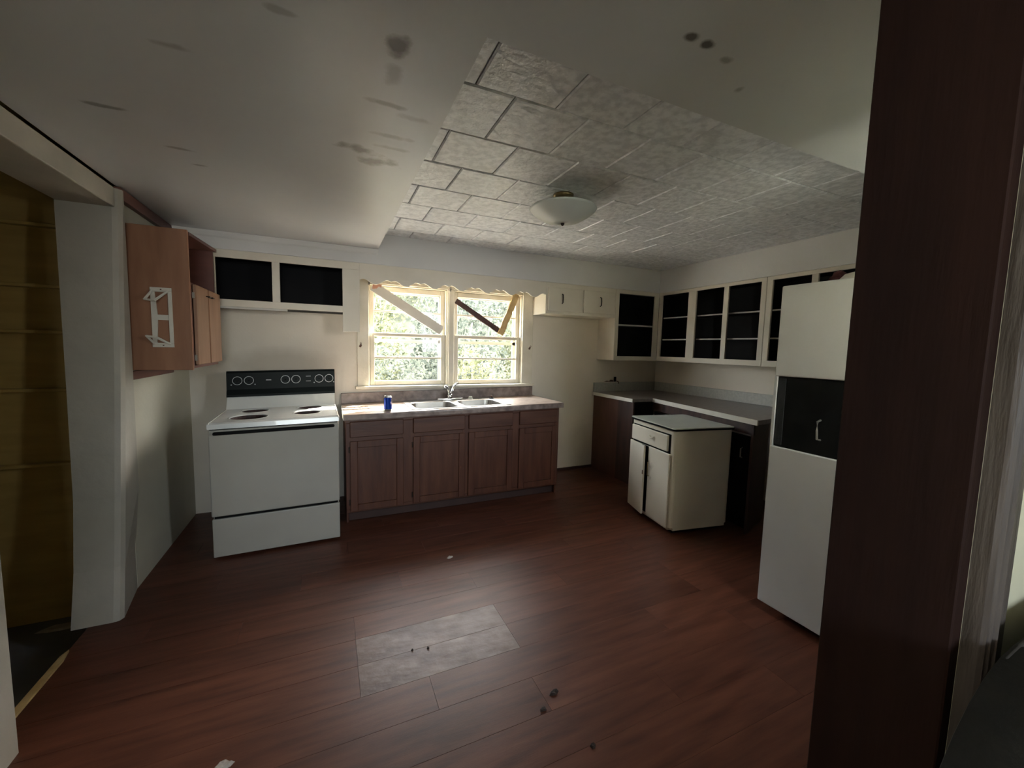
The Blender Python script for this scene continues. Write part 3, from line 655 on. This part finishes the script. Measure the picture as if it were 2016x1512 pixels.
# ------------------------------------------------------------------ sink run: base cabinet, counter, sink, tap
def kwarp(co): return Vector((co.x, co.y, co.z*(1+.0158*(co.x-2.03))))       # the run sags to the left
WARP[0] = kwarp
CZ = .914
t = thing('base_cabinet', 'red brown oak sink base cabinet with four doors under the window', 'cabinet', (1.07, 3.65, 0))
yf = 3.365
def ko(nm, lo, hi, mt='oak', par=None, bev=.003): return obj(nm, bx(lo, hi, bev, 1), M[mt], par or t)
ko('side_panel', (.105, yf+.02, .0), (.123, 3.98, .870)); ko('side_panel', (2.022, yf+.02, .0), (2.040, 3.98, .870))
ko('toe_kick', (.123, yf+.06, 0), (2.022, yf+.075, .098), 'toe'); ko('bottom_panel', (.123, yf+.02, .098), (2.022, 3.98, .114), 'toe')
ko('back_panel', (.123, 3.968, .114), (2.022, 3.98, .60), 'toe')
ko('top_rail', (.105, yf, .838), (2.040, yf+.02, .874), 'oak_h'); ko('bottom_rail', (.105, yf, .090), (2.040, yf+.02, .120), 'oak_h'); ko('middle_rail', (.106, yf+.002, .68), (2.039, yf+.019, .735), 'oak_h')
for x0, x1 in ((.105, .150), (.535, .64), (1.06, 1.125), (1.52, 1.62), (1.99, 2.04)): ko('stile', (x0, yf, .12), (x1, yf+.02, .838))
for x0, x1 in ((.136, .548), (.628, 1.078), (1.112, 1.540), (1.608, 2.012)):
    ko('drawer_front', (x0, yf-.018, .722), (x1, yf-.0005, .852), 'oak_h', None, .005)
    z0, z1 = .106, .690; e = .055
    b = B()
    box(b, (x0, yf-.018, z0), (x0+e, yf-.0005, z1), .003, 1); box(b, (x1-e, yf-.018, z0), (x1, yf-.0005, z1), .003, 1)
    box(b, (x0+e, yf-.018, z0), (x1-e, yf-.0005, z0+e), .003, 1); box(b, (x0+e, yf-.018, z1-e), (x1-e, yf-.0005, z1), .003, 1)
    dd = obj('door', b, M['oak'], t)
    obj('door_panel', bx((x0+e, yf-.010, z0+e), (x1-e, yf-.0005, z1-e), .002, 1), M['oak'], dd)
    if x0 < 1.0:
        for hz in (.18, .62): obj('hinge', bx((x0-.010, yf-.012, hz-.024), (x0+.001, yf-.0005, hz+.024), .002, 1), M['handle_dark'], dd)
# countertop with a cut-out for the sink
SX0, SX1, SY0, SY1 = .645, 1.525, 3.43, 3.90
t = thing('countertop', 'mottled brown laminate countertop with backsplash around the sink', 'countertop', (1.07, 3.65, .87))
b = B()
for lo, hi in (((.095, 3.345, .875), (SX0, 3.995, CZ)), ((SX1, 3.345, .875), (2.062, 3.995, CZ)), ((SX0, 3.345, .875), (SX1, SY0, CZ)), ((SX0, SY1, .875), (SX1, 3.995, CZ))): box(b, lo, hi)
obj('top', b, M['lam_top'], t)
prism(b := B(), [(3.345, .866), (3.345, .9142), (3.338, .913), (3.332, .907), (3.330, .90), (3.330, .872), (3.333, .866)], 'X', .093, 2.068)
obj('front_edge', b, M['lam'], t)
obj('end_edge', bx((2.062, 3.345, .868), (2.068, 3.995, CZ), .001, 1), M['lam'], t); obj('end_edge', bx((.088, 3.345, .868), (.094, 3.995, CZ), .001, 1), M['edge_white'], t)
obj('backsplash', bx((.09, 3.982, CZ), (2.058, 4.016, 1.012), .003, 1), M['lam'], t)
# double bowl stainless sink
t = thing('sink', 'double bowl stainless steel sink set in the countertop', 'sink', (1.085, 3.66, CZ))
b = B()
rimz = CZ+.004
outer = rrect(.628, 1.545, 3.392, 3.955, .03, 4)
def loop(pts, z): return [b.verts.new((p[0], p[1], z)) for p in pts]
bowls = [(.672, 1.060, 3.425, 3.815), (1.110, 1.500, 3.425, 3.815)]
# deck as a filled face with holes
o1 = loop(outer, rimz); o0 = loop(outer, CZ+.0005)
edges = []
for i in range(len(o1)):
    j = (i+1) % len(o1); b.faces.new((o0[i], o0[j], o1[j], o1[i])); edges.append(b.edges.get((o1[i], o1[j])))
for x0, x1, y0, y1 in bowls:
    R = [loop(rrect(x0, x1, y0, y1, .075, 6), rimz), loop(rrect(x0+.008, x1-.008, y0+.008, y1-.008, .07, 6), rimz-.006), loop(rrect(x0+.02, x1-.02, y0+.02, y1-.02, .065, 6), CZ-.13), loop(rrect(x0+.05, x1-.05, y0+.05, y1-.05, .06, 6), CZ-.155)]
    for A, C_ in zip(R, R[1:]):
        for i in range(len(A)):
            j = (i+1) % len(A); b.faces.new((A[i], A[j], C_[j], C_[i]))
    b.faces.new(R[-1])
    for i in range(len(R[0])): edges.append(b.edges.get((R[0][i], R[0][(i+1) % len(R[0])])))
bmesh.ops.triangle_fill(b, use_beauty=True, edges=[e for e in edges if e])
obj('basin', b, M['steel'], t)
for x0, x1, y0, y1 in bowls: obj('drain', lathe(B(), [(0, -.1535), (.03, -.1535), (.042, -.150), (.046, -.1545)], ((x0+x1)/2, (y0+y1)/2, CZ), 20), M['chrome'], t)
# tap
tx, ty = 1.085, 3.885
t = thing('faucet', 'chrome single lever faucet behind the sink', 'faucet', (tx, ty, CZ))
b = B(); prism(b, rrect(tx-.125, tx+.135, ty-.028, ty+.028, .027, 6), 'Z', CZ+.0045, CZ+.020); bevel_all(b, .004, 2, 60); obj('base_plate', b, M['chrome'], t, True)
obj('body', lathe(B(), [(0, .02), (.028, .02), (.026, .05), (.022, .062), (0, .064)], (tx, ty, CZ), 20), M['chrome'], t, True)
obj('spout', tube(B(), [(tx, ty, CZ+.045), (tx-.02, ty-.03, CZ+.085), (tx-.05, ty-.09, CZ+.135), (tx-.075, ty-.14, CZ+.160), (tx-.088, ty-.165, CZ+.158), (tx-.092, ty-.172, CZ+.140)], [.017, .0155, .0135, .0125, .0125, .013], 12), M['chrome'], t, True)
obj('lever', tube(B(), [(tx, ty, CZ+.055), (tx+.02, ty-.005, CZ+.10), (tx+.042, ty-.012, CZ+.145), (tx+.058, ty-.03, CZ+.168), (tx+.066, ty-.06, CZ+.172)], [.017, .014, .011, .012, .010], 12), M['chrome'], t, True)
t = thing('hole_cap', 'small pale cap on the sink deck right of the faucet', 'cap', (1.30, 3.885, CZ+.004))
obj('cap', lathe(B(), [(0, .024), (.016, .024), (.019, .02), (.019, .012), (.026, .01), (.03, .001), (0, .0005)], (1.30, 3.885, CZ+.004), 18), M['white_plastic'], t)
t = thing('drain_stopper', 'dark rubber stopper lying on the right rim of the sink', 'stopper', (1.506, 3.80, CZ+.004))
obj('disc', lathe(B(), [(0, .012), (.012, .012), (.02, .008), (.024, .0005), (0, .0002)], (1.512, 3.835, CZ+.004), 16), M['black'], t)
obj('knob', lathe(B(), [(0, .034), (.008, .032), (.007, .02), (.005, .011), (0, .011)], (1.512, 3.835, CZ+.004), 12), M['rust'], t)
WARP[0] = None
# crushed blue drink can
cx, cy = .437, 3.455; cz = kwarp(Vector((cx, cy, CZ))).z+.0005
t = thing('drink_can', 'dented blue drink can on the counter left of the sink', 'can', (cx, cy, cz))
def dent(bm):
    for v in bm.verts:
        z = v.co.z-cz; a = math.atan2(v.co.y-cy, v.co.x-cx)
        s = 1-.16*math.exp(-((z-.085)/.022)**2)*max(0, math.cos(a+.3))-.05*math.exp(-((z-.03)/.02)**2)*max(0, math.cos(a-2.6))
        v.co.x = cx+(v.co.x-cx)*s+.05*max(0, z-.07)*.5; v.co.y = cy+(v.co.y-cy)*s
    return bm
prof = [(.0325, .012), (.033, .02), (.033, .04), (.033, .06), (.033, .08), (.033, .10), (.0325, .108)]
b = dent(lathe(B(), prof, (cx, cy, cz), 32)); obj('body', b, M['can_blue'], t, True)
b = dent(lathe(B(), [(0, .004), (.02, .003), (.024, 0), (.027, .002), (.0325, .012)], (cx, cy, cz), 32)); obj('base', b, M['can_alu'], t, True)
b = dent(lathe(B(), [(.0325, .108), (.028, .119), (.0275, .122), (.026, .1225), (.025, .118), (0, .117)], (cx, cy, cz), 32)); obj('lid', b, M['can_alu'], t, True)
b = B(); m_ = 8; rows_ = []
for zz in (.052, .072):
    rows_.append([b.verts.new((cx+.0336*math.cos(a), cy+.0336*math.sin(a), cz+zz)) for a in [(-.9+.75*k/m_) for k in range(m_+1)]])
for k in range(m_): b.faces.new((rows_[0][k], rows_[0][k+1], rows_[1][k+1], rows_[1][k]))
obj('logo_patch', dent(b), M['can_print'], t)

# ------------------------------------------------------------------ corner base run on the right
CZ2 = .93
t = thing('base_cabinet', 'dark brown corner base cabinet below the right hand countertop', 'cabinet', (3.3, 3.3, 0))
obj('side_panel', bx((2.915, 3.56, 0), (2.935, 4.016, .893)), M['sidewood'], t); obj('side_panel', bx((2.915, 3.315, 0), (2.933, 3.56, .893)), M['darkwood'], t)
obj('front_panel', bx((2.933, 3.320, .10), (3.20, 3.34, .84)), M['black'], t); obj('front_rail', bx((2.933, 3.315, .84), (3.20, 3.335, .893)), M['black'], t)
hexa(b := B(), [(3.215, 3.32, .10), (3.225, 3.34, .10), (3.02, 2.03, .10), (3.0, 2.03, .10), (3.215, 3.32, .78), (3.225, 3.34, .78), (3.02, 2.03, .78), (3.0, 2.03, .78)])
b.free()
obj('front_rail', prism(B(), [(3.19, 3.33), (3.21, 3.33), (3.005, 2.03), (2.985, 2.03)], 'Z', .80, .893), M['darkwood'], t)
obj('end_panel', prism(B(), [(2.985, 2.03), (3.40, 2.18), (3.40, 2.20), (2.985, 2.05)], 'Z', 0, .893), M['darkwood'], t)
for i, (a0, a1) in enumerate(((0, .32), (.34, .66), (.68, .99))):
    p0 = Vector((3.20, 3.30)).lerp(Vector((3.0, 2.06)), a0); p1 = Vector((3.20, 3.30)).lerp(Vector((3.0, 2.06)), a1); q = Vector((1.0, -.16)).normalized()*.018
    d_ = obj('door', prism(B(), [p0[:], (p0+q)[:], (p1+q)[:], p1[:]], 'Z', .10, .78), M['black'], t)
    pm_ = p0.lerp(p1, .85); obj('handle', tube(B(), [(pm_.x, pm_.y, .60), (pm_.x-.02, pm_.y, .605), (pm_.x-.02, pm_.y, .675), (pm_.x, pm_.y, .68)], .005), M['wire'], d_)
obj('toe_kick', prism(B(), [(3.26, 3.36), (3.28, 3.36), (3.09, 2.08), (3.07, 2.08)], 'Z', 0, .10), M['black'], t)
t = thing('countertop', 'L shaped grey brown countertop with white edge in the right corner', 'countertop', (3.3, 3.3, .89))
arc = [(2.99+.0, 1.985)]
rc = []
for k in range(9):
    a = math.radians(-90+70*k/8); rc.append((3.0+.46*(k/8), 1.975+.20*(k/8)**1.7))
poly2 = [(2.897, 4.016), (2.885, 3.290), (3.160, 3.285), (2.945, 1.972)]+rc+[(3.60, 2.30), (3.868, 2.32), (3.868, 4.016)]
b = B(); prism(b, poly2, 'Z', .895, CZ2); obj('top', b, M['ctop'], t)
def strip(p0, p1, th, z0, z1):
    a = Vector(p0); c = Vector(p1); d = (c-a).normalized(); q = Vector((d.y, -d.x))*th
    return prism(B(), [a[:], c[:], (c+q)[:], (a+q)[:]], 'Z', z0, z1)
obj('edge_strip', bx((2.876, 3.290, .894), (2.886, 4.0, CZ2+.001)), M['edge_white'], t)
obj('edge_strip', strip((3.160, 3.285), (2.945, 1.972), .010, .890, CZ2+.001), M['edge_white'], t)
obj('backsplash', bx((2.90, 3.996, CZ2), (3.868, 4.016, 1.040), .002, 1), M['bs_white'], t)
obj('backsplash', bx((3.848, 2.32, CZ2), (3.868, 3.996, 1.040), .002, 1), M['bs_white'], t)
t = thing('wall_outlet', 'bare black electrical outlet box above the corner backsplash', 'outlet', (3.22, 4.018, 1.045))
obj('box', bx((3.203, 4.008, 1.046), (3.238, 4.019, 1.108), .004, 1), M['black'], t)
obj('broken_plaster', prism(B(), [(3.06, 1.046), (3.10, 1.060), (3.13, 1.052), (3.16, 1.070), (3.195, 1.064), (3.20, 1.046)], 'Y', 4.0155, 4.0195), M['rust'], t)
obj('wire', tube(B(), [(3.238, 4.008, 1.055), (3.255, 3.992, 1.046), (3.262, 3.988, 1.03), (3.255, 3.992, 1.02)], .006), M['rust'], t)

# ------------------------------------------------------------------ metal kitchen cart cabinet (local: x depth, y width, front at x = 0)
t = thing('kitchen_cart', 'small cream metal cabinet with pale enamel top standing on the floor', 'cabinet', (0, 0, 0))
W_, D_, H_ = .585, .545, .845
b = B(); prism(b, rrect(0, D_, 0, W_, .028, 5), 'Z', .035, H_-.018)
bmesh.ops.bevel(b, geom=[e for e in b.edges if abs(e.verts[0].co.z-.035) < 1e-4 and abs(e.verts[1].co.z-.035) < 1e-4], offset=.022, segments=3, affect='EDGES')
obj('body', b, M['cart'], t, False)
obj('base', bx((.05, .04, 0), (D_-.04, W_-.04, .036)), M['black'], t)
b = B(); prism(b, rrect(-.016, D_+.012, -.014, W_+.014, .03, 5), 'Z', H_-.018, H_-.004); obj('top_rim', b, M['black'], t)
b = B(); prism(b, rrect(-.014, D_+.010, -.012, W_+.012, .03, 5), 'Z', H_-.0042, H_+.003); obj('top', b, M['cart_top'], t)
obj('recess_shade', bx((-.002, .040, .635), (.002, W_-.03, .792)), M['black'], t)  # flat black sheet paints the shade behind the drawer
dw = obj('drawer', bx((-.020, .062, .655), (-.002, W_-.030, .783), .004), M['cart'], t)
obj('handle', tube(B(), [(-.020, .285, .735), (-.034, .275, .727), (-.038, .255, .722), (-.034, .235, .727), (-.020, .225, .735)], .006), M['cart'], dw)
obj('recess_shade', bx((-.002, .262, .06), (.002, .42, .632)), M['black'], t)  # flat black sheet paints the shade between the doors
d1 = obj('door', bx((-.018, .030, .050), (-.002, .300, .640), .005), M['cart'], t)
obj('handle', tube(B(), [(-.018, .283, .52), (-.03, .283, .51), (-.03, .283, .40), (-.018, .283, .39)], .004), M['brass'], d1)
# far door stands ajar, hinged at its far edge
b = bx((-.0165, -.262, 0), (0, 0, .590), .004)
ang = math.radians(7)
bmesh.ops.rotate(b, verts=b.verts, cent=(0, 0, 0), matrix=Matrix.Rotation(-ang, 3, 'Z')); bmesh.ops.translate(b, verts=b.verts, vec=(-.002, W_-.010, .050))
d2 = obj('door', b, M['cart'], t); d2['label'] = 'far door, standing ajar'
obj('latch', bx((-.052, .318, .395), (-.036, .330, .43), .002, 1), M['rust'], d2)
t.location = (2.395, 2.245, .001); t.rotation_euler = (0, 0, math.radians(-8.8))

# ------------------------------------------------------------------ tall white appliance beside the doorway
t = thing('refrigerator', 'tall white appliance with a black middle panel beside the dark doorway', 'refrigerator', (2.5, 1.03, 0))
XA, ya_, yb_2 = 2.182, .68, 1.390
obj('body', bx((XA+.035, ya_, .06), (2.86, yb_2, 1.785), .006), M['fridge'], t)
obj('base', bx((XA+.10, ya_+.02, 0), (2.84, yb_2-.03, .06)), M['black'], t)
obj('upper_door', bx((XA, ya_, 1.316), (XA+.034, yb_2, 1.790), .006), M['fridge'], t)
obj('lower_door', bx((XA, ya_, .052), (XA+.034, yb_2, .938), .006), M['fridge'], t)
pn = obj('middle_panel', bx((XA+.012, ya_+.004, .939), (XA+.034, yb_2-.014, 1.315), .003), M['black'], t); pn['label'] = 'black middle panel'
obj('side_strip', bx((XA, yb_2-.013, .939), (XA+.034, yb_2, 1.315)), M['fridge'], t)
obj('inner_frame', bx((XA+.008, yb_2-.055, .95), (XA+.0125, yb_2-.018, 1.305)), M['uphol'], t)
obj('handle', tube(B(), [(XA+.012, 1.152, 1.016), (XA-.014, 1.153, 1.022), (XA-.016, 1.155, 1.065), (XA-.014, 1.157, 1.108), (XA+.012, 1.158, 1.114)], .005), M['steel'], t)['label'] = 'small steel handle'
# things left on top of it
t = thing('bowl', 'white enamel bowl upside down on top of the tall white appliance', 'bowl', (2.50, 1.17, 1.79))
obj('shell', lathe(B(), [(.12, .002), (.125, .006), (.118, .03), (.09, .062), (.055, .072), (0, .074), (0, .068), (.052, .066), (.085, .056), (.111, .028), (.117, .002)], (2.50, 1.17, 1.7905), 28), M['edge_white'], t, True)
b = B(); bmesh.ops.create_icosphere(b, subdivisions=3, radius=1)
for v in b.verts:
    s = 1+.18*math.sin(5*v.co.x+3*v.co.y)*math.cos(4*v.co.z+2*v.co.x)
    v.co = Vector((2.62+v.co.x*.11*s, 1.345+v.co.y*.035*s, 1.786+max(0, (v.co.z+.25)*.085*s)))
tag(obj('cloth_bundle', b, M['cloth'], None, True, origin=(2.62, 1.345, 1.786)), 'crumpled dark maroon cloth on top of the tall white appliance', 'cloth')

# ------------------------------------------------------------------ ceiling light
LX, LY = 1.315, 2.205
t = thing('ceiling_light', 'frosted glass dome ceiling light hanging below the tiles', 'lamp', (LX, LY, ZT-.002))
obj('canopy', lathe(B(), [(0, -.002), (.062, -.002), (.062, -.012), (.05, -.022), (.014, -.026), (0, -.026)], (LX, LY, ZT), 28), M['brass'], t, True)
obj('stem', cyl(B(), (LX, LY, ZT-.024), (LX, LY, 2.205), .006, n=12), M['brass'], t)
bowl = [(.200, 2.287), (.204, 2.283), (.196, 2.272), (.165, 2.247), (.12, 2.222), (.06, 2.206), (.008, 2.200), (.008, 2.204), (.06, 2.210), (.12, 2.227), (.162, 2.251), (.192, 2.276), (.200, 2.287)]
obj('glass_bowl', lathe(B(), bowl, (LX, LY, 0), 48), M['glassbowl'], t, True)
obj('socket', lathe(B(), [(0, 2.34), (.02, 2.34), (.022, 2.29), (.012, 2.285), (0, 2.285)], (LX, LY, 0), 16), M['white_plastic'], t)
obj('finial', lathe(B(), [(0, 2.202), (.012, 2.201), (.011, 2.193), (.005, 2.186), (0, 2.184)], (LX, LY, 0), 16), M['handle_dark'], t, True)

# ------------------------------------------------------------------ bits on the floor
th = tag(obj('threshold_strip', prism(B(), [(-1.125, 1.98), (-1.098, 1.98), (-1.096, 2.33), (-1.108, 2.40), (-1.122, 2.36)], 'Z', .0005, .010), M['board_yellow'], origin=(-1.11, 2.15, 0)), 'splintered yellow wood threshold strip at the pantry opening', 'threshold')
def scrap(x, y, rx, ry, mt, label, z=.0008, nm='scrap', cat='scrap'):
    b = B(); k_ = 9; ring_ = []
    for k in range(k_):
        a = 2*math.pi*k/k_; s = random.uniform(.65, 1.15); ring_.append((x+rx*s*math.cos(a), y+ry*s*math.sin(a)))
    lo = [b.verts.new((p[0], p[1], z)) for p in ring_]; hi_ = [b.verts.new((x+(p[0]-x)*.7, y+(p[1]-y)*.7, z+random.uniform(.004, .010))) for p in ring_]
    c_ = b.verts.new((x, y, z+.006))
    for k in range(k_):
        l = (k+1) % k_; b.faces.new((lo[k], lo[l], hi_[l], hi_[k])); b.faces.new((hi_[k], hi_[l], c_))
    b.faces.new(lo[::-1])
    return tag(obj(nm, b, M[mt], origin=(x, y, z)), label, cat)
scrap(.724, 2.56, .026, .014, 'scrap', 'pale paint flake on the floor in front of the sink cabinet')
scrap(.835, 1.341, .025, .014, 'dirt', 'dark dirt clump on the floor near the right end of the worn planks')
scrap(.756, 1.289, .016, .012, 'dirt', 'small dark dirt clump on the floor below the worn planks')
scrap(.849, 1.088, .014, .012, 'dirt', 'dark dirt clump nearest the bottom edge of the picture')
scrap(.335, 1.805, .006, .006, 'dirt', 'black crumb on the worn planks, left of the two close together')
scrap(.405, 1.79, .007, .006, 'dirt', 'black crumb on the worn planks, right of the two close together')
scrap(-1.36, 2.90, .13, .05, 'scrap', 'crumpled pale paper at the foot of the pantry wall', -.1495, 'paper', 'paper')
scrap(-.35, 1.525, .03, .02, 'scrap', 'pale scrap at the bottom edge of the picture', nm='scrap')

# ------------------------------------------------------------------ armchair in the near room, by the doorway
t = thing('armchair', 'dark upholstered armchair with grey piping at the lower right by the doorway', 'chair', (1.02, -.12, 0))
def arch(x0, x1, z0, z1, r, n=8):
    pts = [(x0, z0), (x1, z0)]
    for cxx, a0 in ((x1-r, 0), (x0+r, 90)):
        for k in range(n+1):
            a = math.radians(a0+90*k/n); pts.append((cxx+r*math.cos(a), z1-r+r*math.sin(a)))
    return pts
b = prism(B(), arch(.585, 1.42, .30, 1.065, .22), 'Y', .03, .176); bevel_all(b, .018, 3, 50); bk = obj('backrest', b, M['uphol'], t, True)
obj('piping', tube(B(), [(x, .172, z) for x, z in arch(.590, 1.415, .32, 1.060, .22)[2:]], .006, 8), M['piping'], bk, True)
obj('seat', bx((.66, -.58, .24), (1.34, .03, .46), .05, 3), M['uphol'], t, True)
for x0, x1 in ((.575, .67), (1.33, 1.43)): obj('arm', bx((x0, -.55, .14), (x1, .03, .62), .04, 3), M['uphol'], t, True)
for x in (.64, 1.36):
    for yy in (-.50, .10): obj('leg', cyl(B(), (x, yy, 0), (x, yy, .30), .02, .028, n=12), M['darkwood'], t)

# ------------------------------------------------------------------ outdoors
struct('ground', bx((-6, 4.17, -.6), (12, 8.2, -.3)), M['ground'])
struct('ground_front', bx((-10, -14, -.6), (14, -2.75, -.3)), M['lawn']); struct('ground_left', bx((-12, -2.75, -.6), (-2.3, 4.17, -.3)), M['lawn']); struct('ground_side', bx((1.6, -2.75, -.6), (14, .21, -.3)), M['lawn'])
b = B(); hexa(b, [(-8, 8.0, -.6), (14, 8.0, -.6), (14, 16, -.6), (-8, 16, -.6), (-8, 8.5, -.3), (14, 8.5, -.3), (14, 12.6, 4.8), (-8, 12.6, 4.8)])
struct('ground_slope', b, M['bank'])
def in_gap(p):
    """the gap in the leaves that lets the sun reach the left end of the counter"""
    s = (.9-p.z)/SUN_D.z; x = p.x+SUN_D.x*s; yy = p.y+SUN_D.y*s
    return -.03 < x < .43 and 3.30 < yy < 3.75
def leaves(bm, n, c, r, size, gap=True):
    cnt = 0
    while cnt < n:
        d = Vector((random.gauss(0, 1), random.gauss(0, 1), random.gauss(0, 1))).normalized()*random.uniform(.35, 1)**.6
        p = Vector((c[0]+d.x*r[0], c[1]+d.y*r[1], c[2]+d.z*r[2]))
        cnt += 1
        if gap and in_gap(p): continue
        if p.y < 4.6: continue
        L = size*random.uniform(.6, 1.3); Wd = L*random.uniform(.4, .65)
        nrm = Vector((random.gauss(0, 1), random.gauss(0, 1)-.4, random.gauss(0, 1)+.5)).normalized(); a = nrm.orthogonal().normalized()
        a.rotate(Matrix.Rotation(random.uniform(0, 6.28), 3, nrm)); q = nrm.cross(a)
        v = [bm.verts.new(p-a*L/2), bm.verts.new(p+q*Wd/2-a*L*.05+nrm*L*.06), bm.verts.new(p+a*L/2), bm.verts.new(p-q*Wd/2-a*L*.05+nrm*L*.06)]
        bm.faces.new((v[0], v[1], v[2])); bm.faces.new((v[0], v[2], v[3]))
    return bm
def shrub(name, label, base, h, rr, n, mt, size=.09, cat='shrub'):
    t = thing(name, label, cat, base, 'plants outside the window')
    st = B()
    for k in range(6):
        a = 6.28*k/6+random.uniform(-.3, .3); tip = Vector((base[0]+rr*.7*math.cos(a), base[1]+rr*.6*math.sin(a), base[2]+h*random.uniform(.6, .9)))
        p0 = Vector(base); pm1 = p0.lerp(tip, .5)+Vector((random.uniform(-.1, .1), random.uniform(-.1, .1), .15))
        tube(st, [p0, p0.lerp(pm1, .5), pm1, tip], [.022, .018, .012, .005], 5)
    obj('stems', st, M['bark'], t)
    fo = B(); leaves(fo, n, (base[0], base[1], base[2]+h*.55), (rr, rr*.8, h*.5), size)
    f_ = obj('foliage', fo, M[mt], t); f_['kind'] = 'stuff'
shrub('shrub', 'low grey shrub outside the left window', (.75, 6.25, -.3), 1.75, .62, 2000, 'leaf_b', .075)
shrub('shrub', 'low yellow green shrub outside between the two windows', (2.1, 6.25, -.3), 1.7, .62, 2000, 'leaf_a', .075)
shrub('shrub', 'low rusty brown shrub outside the right window', (3.45, 6.25, -.3), 1.8, .62, 2000, 'leaf_c', .075)
shrub('shrub', 'tall yellow green shrub outside the left window', (.35, 7.6, -.3), 3.2, .95, 4500, 'leaf_a')
shrub('shrub', 'tall grey green shrub outside seen through both windows', (2.3, 7.6, -.3), 3.2, .95, 4500, 'leaf_b')
shrub('shrub', 'tall yellow green shrub outside the right window', (4.25, 8.0, -.3), 3.0, .95, 4500, 'leaf_a')
shrub('shrub', 'bushy thicket on the bank outside, far left of the view', (1.0, 10.8, 1.6), 3.6, 1.9, 4500, 'leaf_a', .13)
shrub('shrub', 'bushy thicket on the bank outside, far right of the view', (5.0, 10.8, 1.6), 3.6, 1.9, 4500, 'leaf_b', .13)
cc = Vector((1.30, 3.68, .95))-SUN_D*6.0  # unseen crown placed on the sun's path to shade most of the counter
t = thing('tree', 'leafy tree added out of view to block sun from most of the counter', 'tree', (cc.x+.6, cc.y+.4, -.3), 'plants outside the window')
obj('trunk', tube(B(), [(cc.x+.6, cc.y+.4, -.3), (cc.x+.5, cc.y+.35, 1.5), (cc.x+.3, cc.y+.2, 3.0), (cc.x, cc.y, cc.z+.3)], [.13, .11, .09, .04], 10), M['bark'], t)
fo = B(); leaves(fo, 8000, cc, (.95, .95, .85), .17); f_ = obj('foliage', fo, M['leaf_a'], t); f_['kind'] = 'stuff'
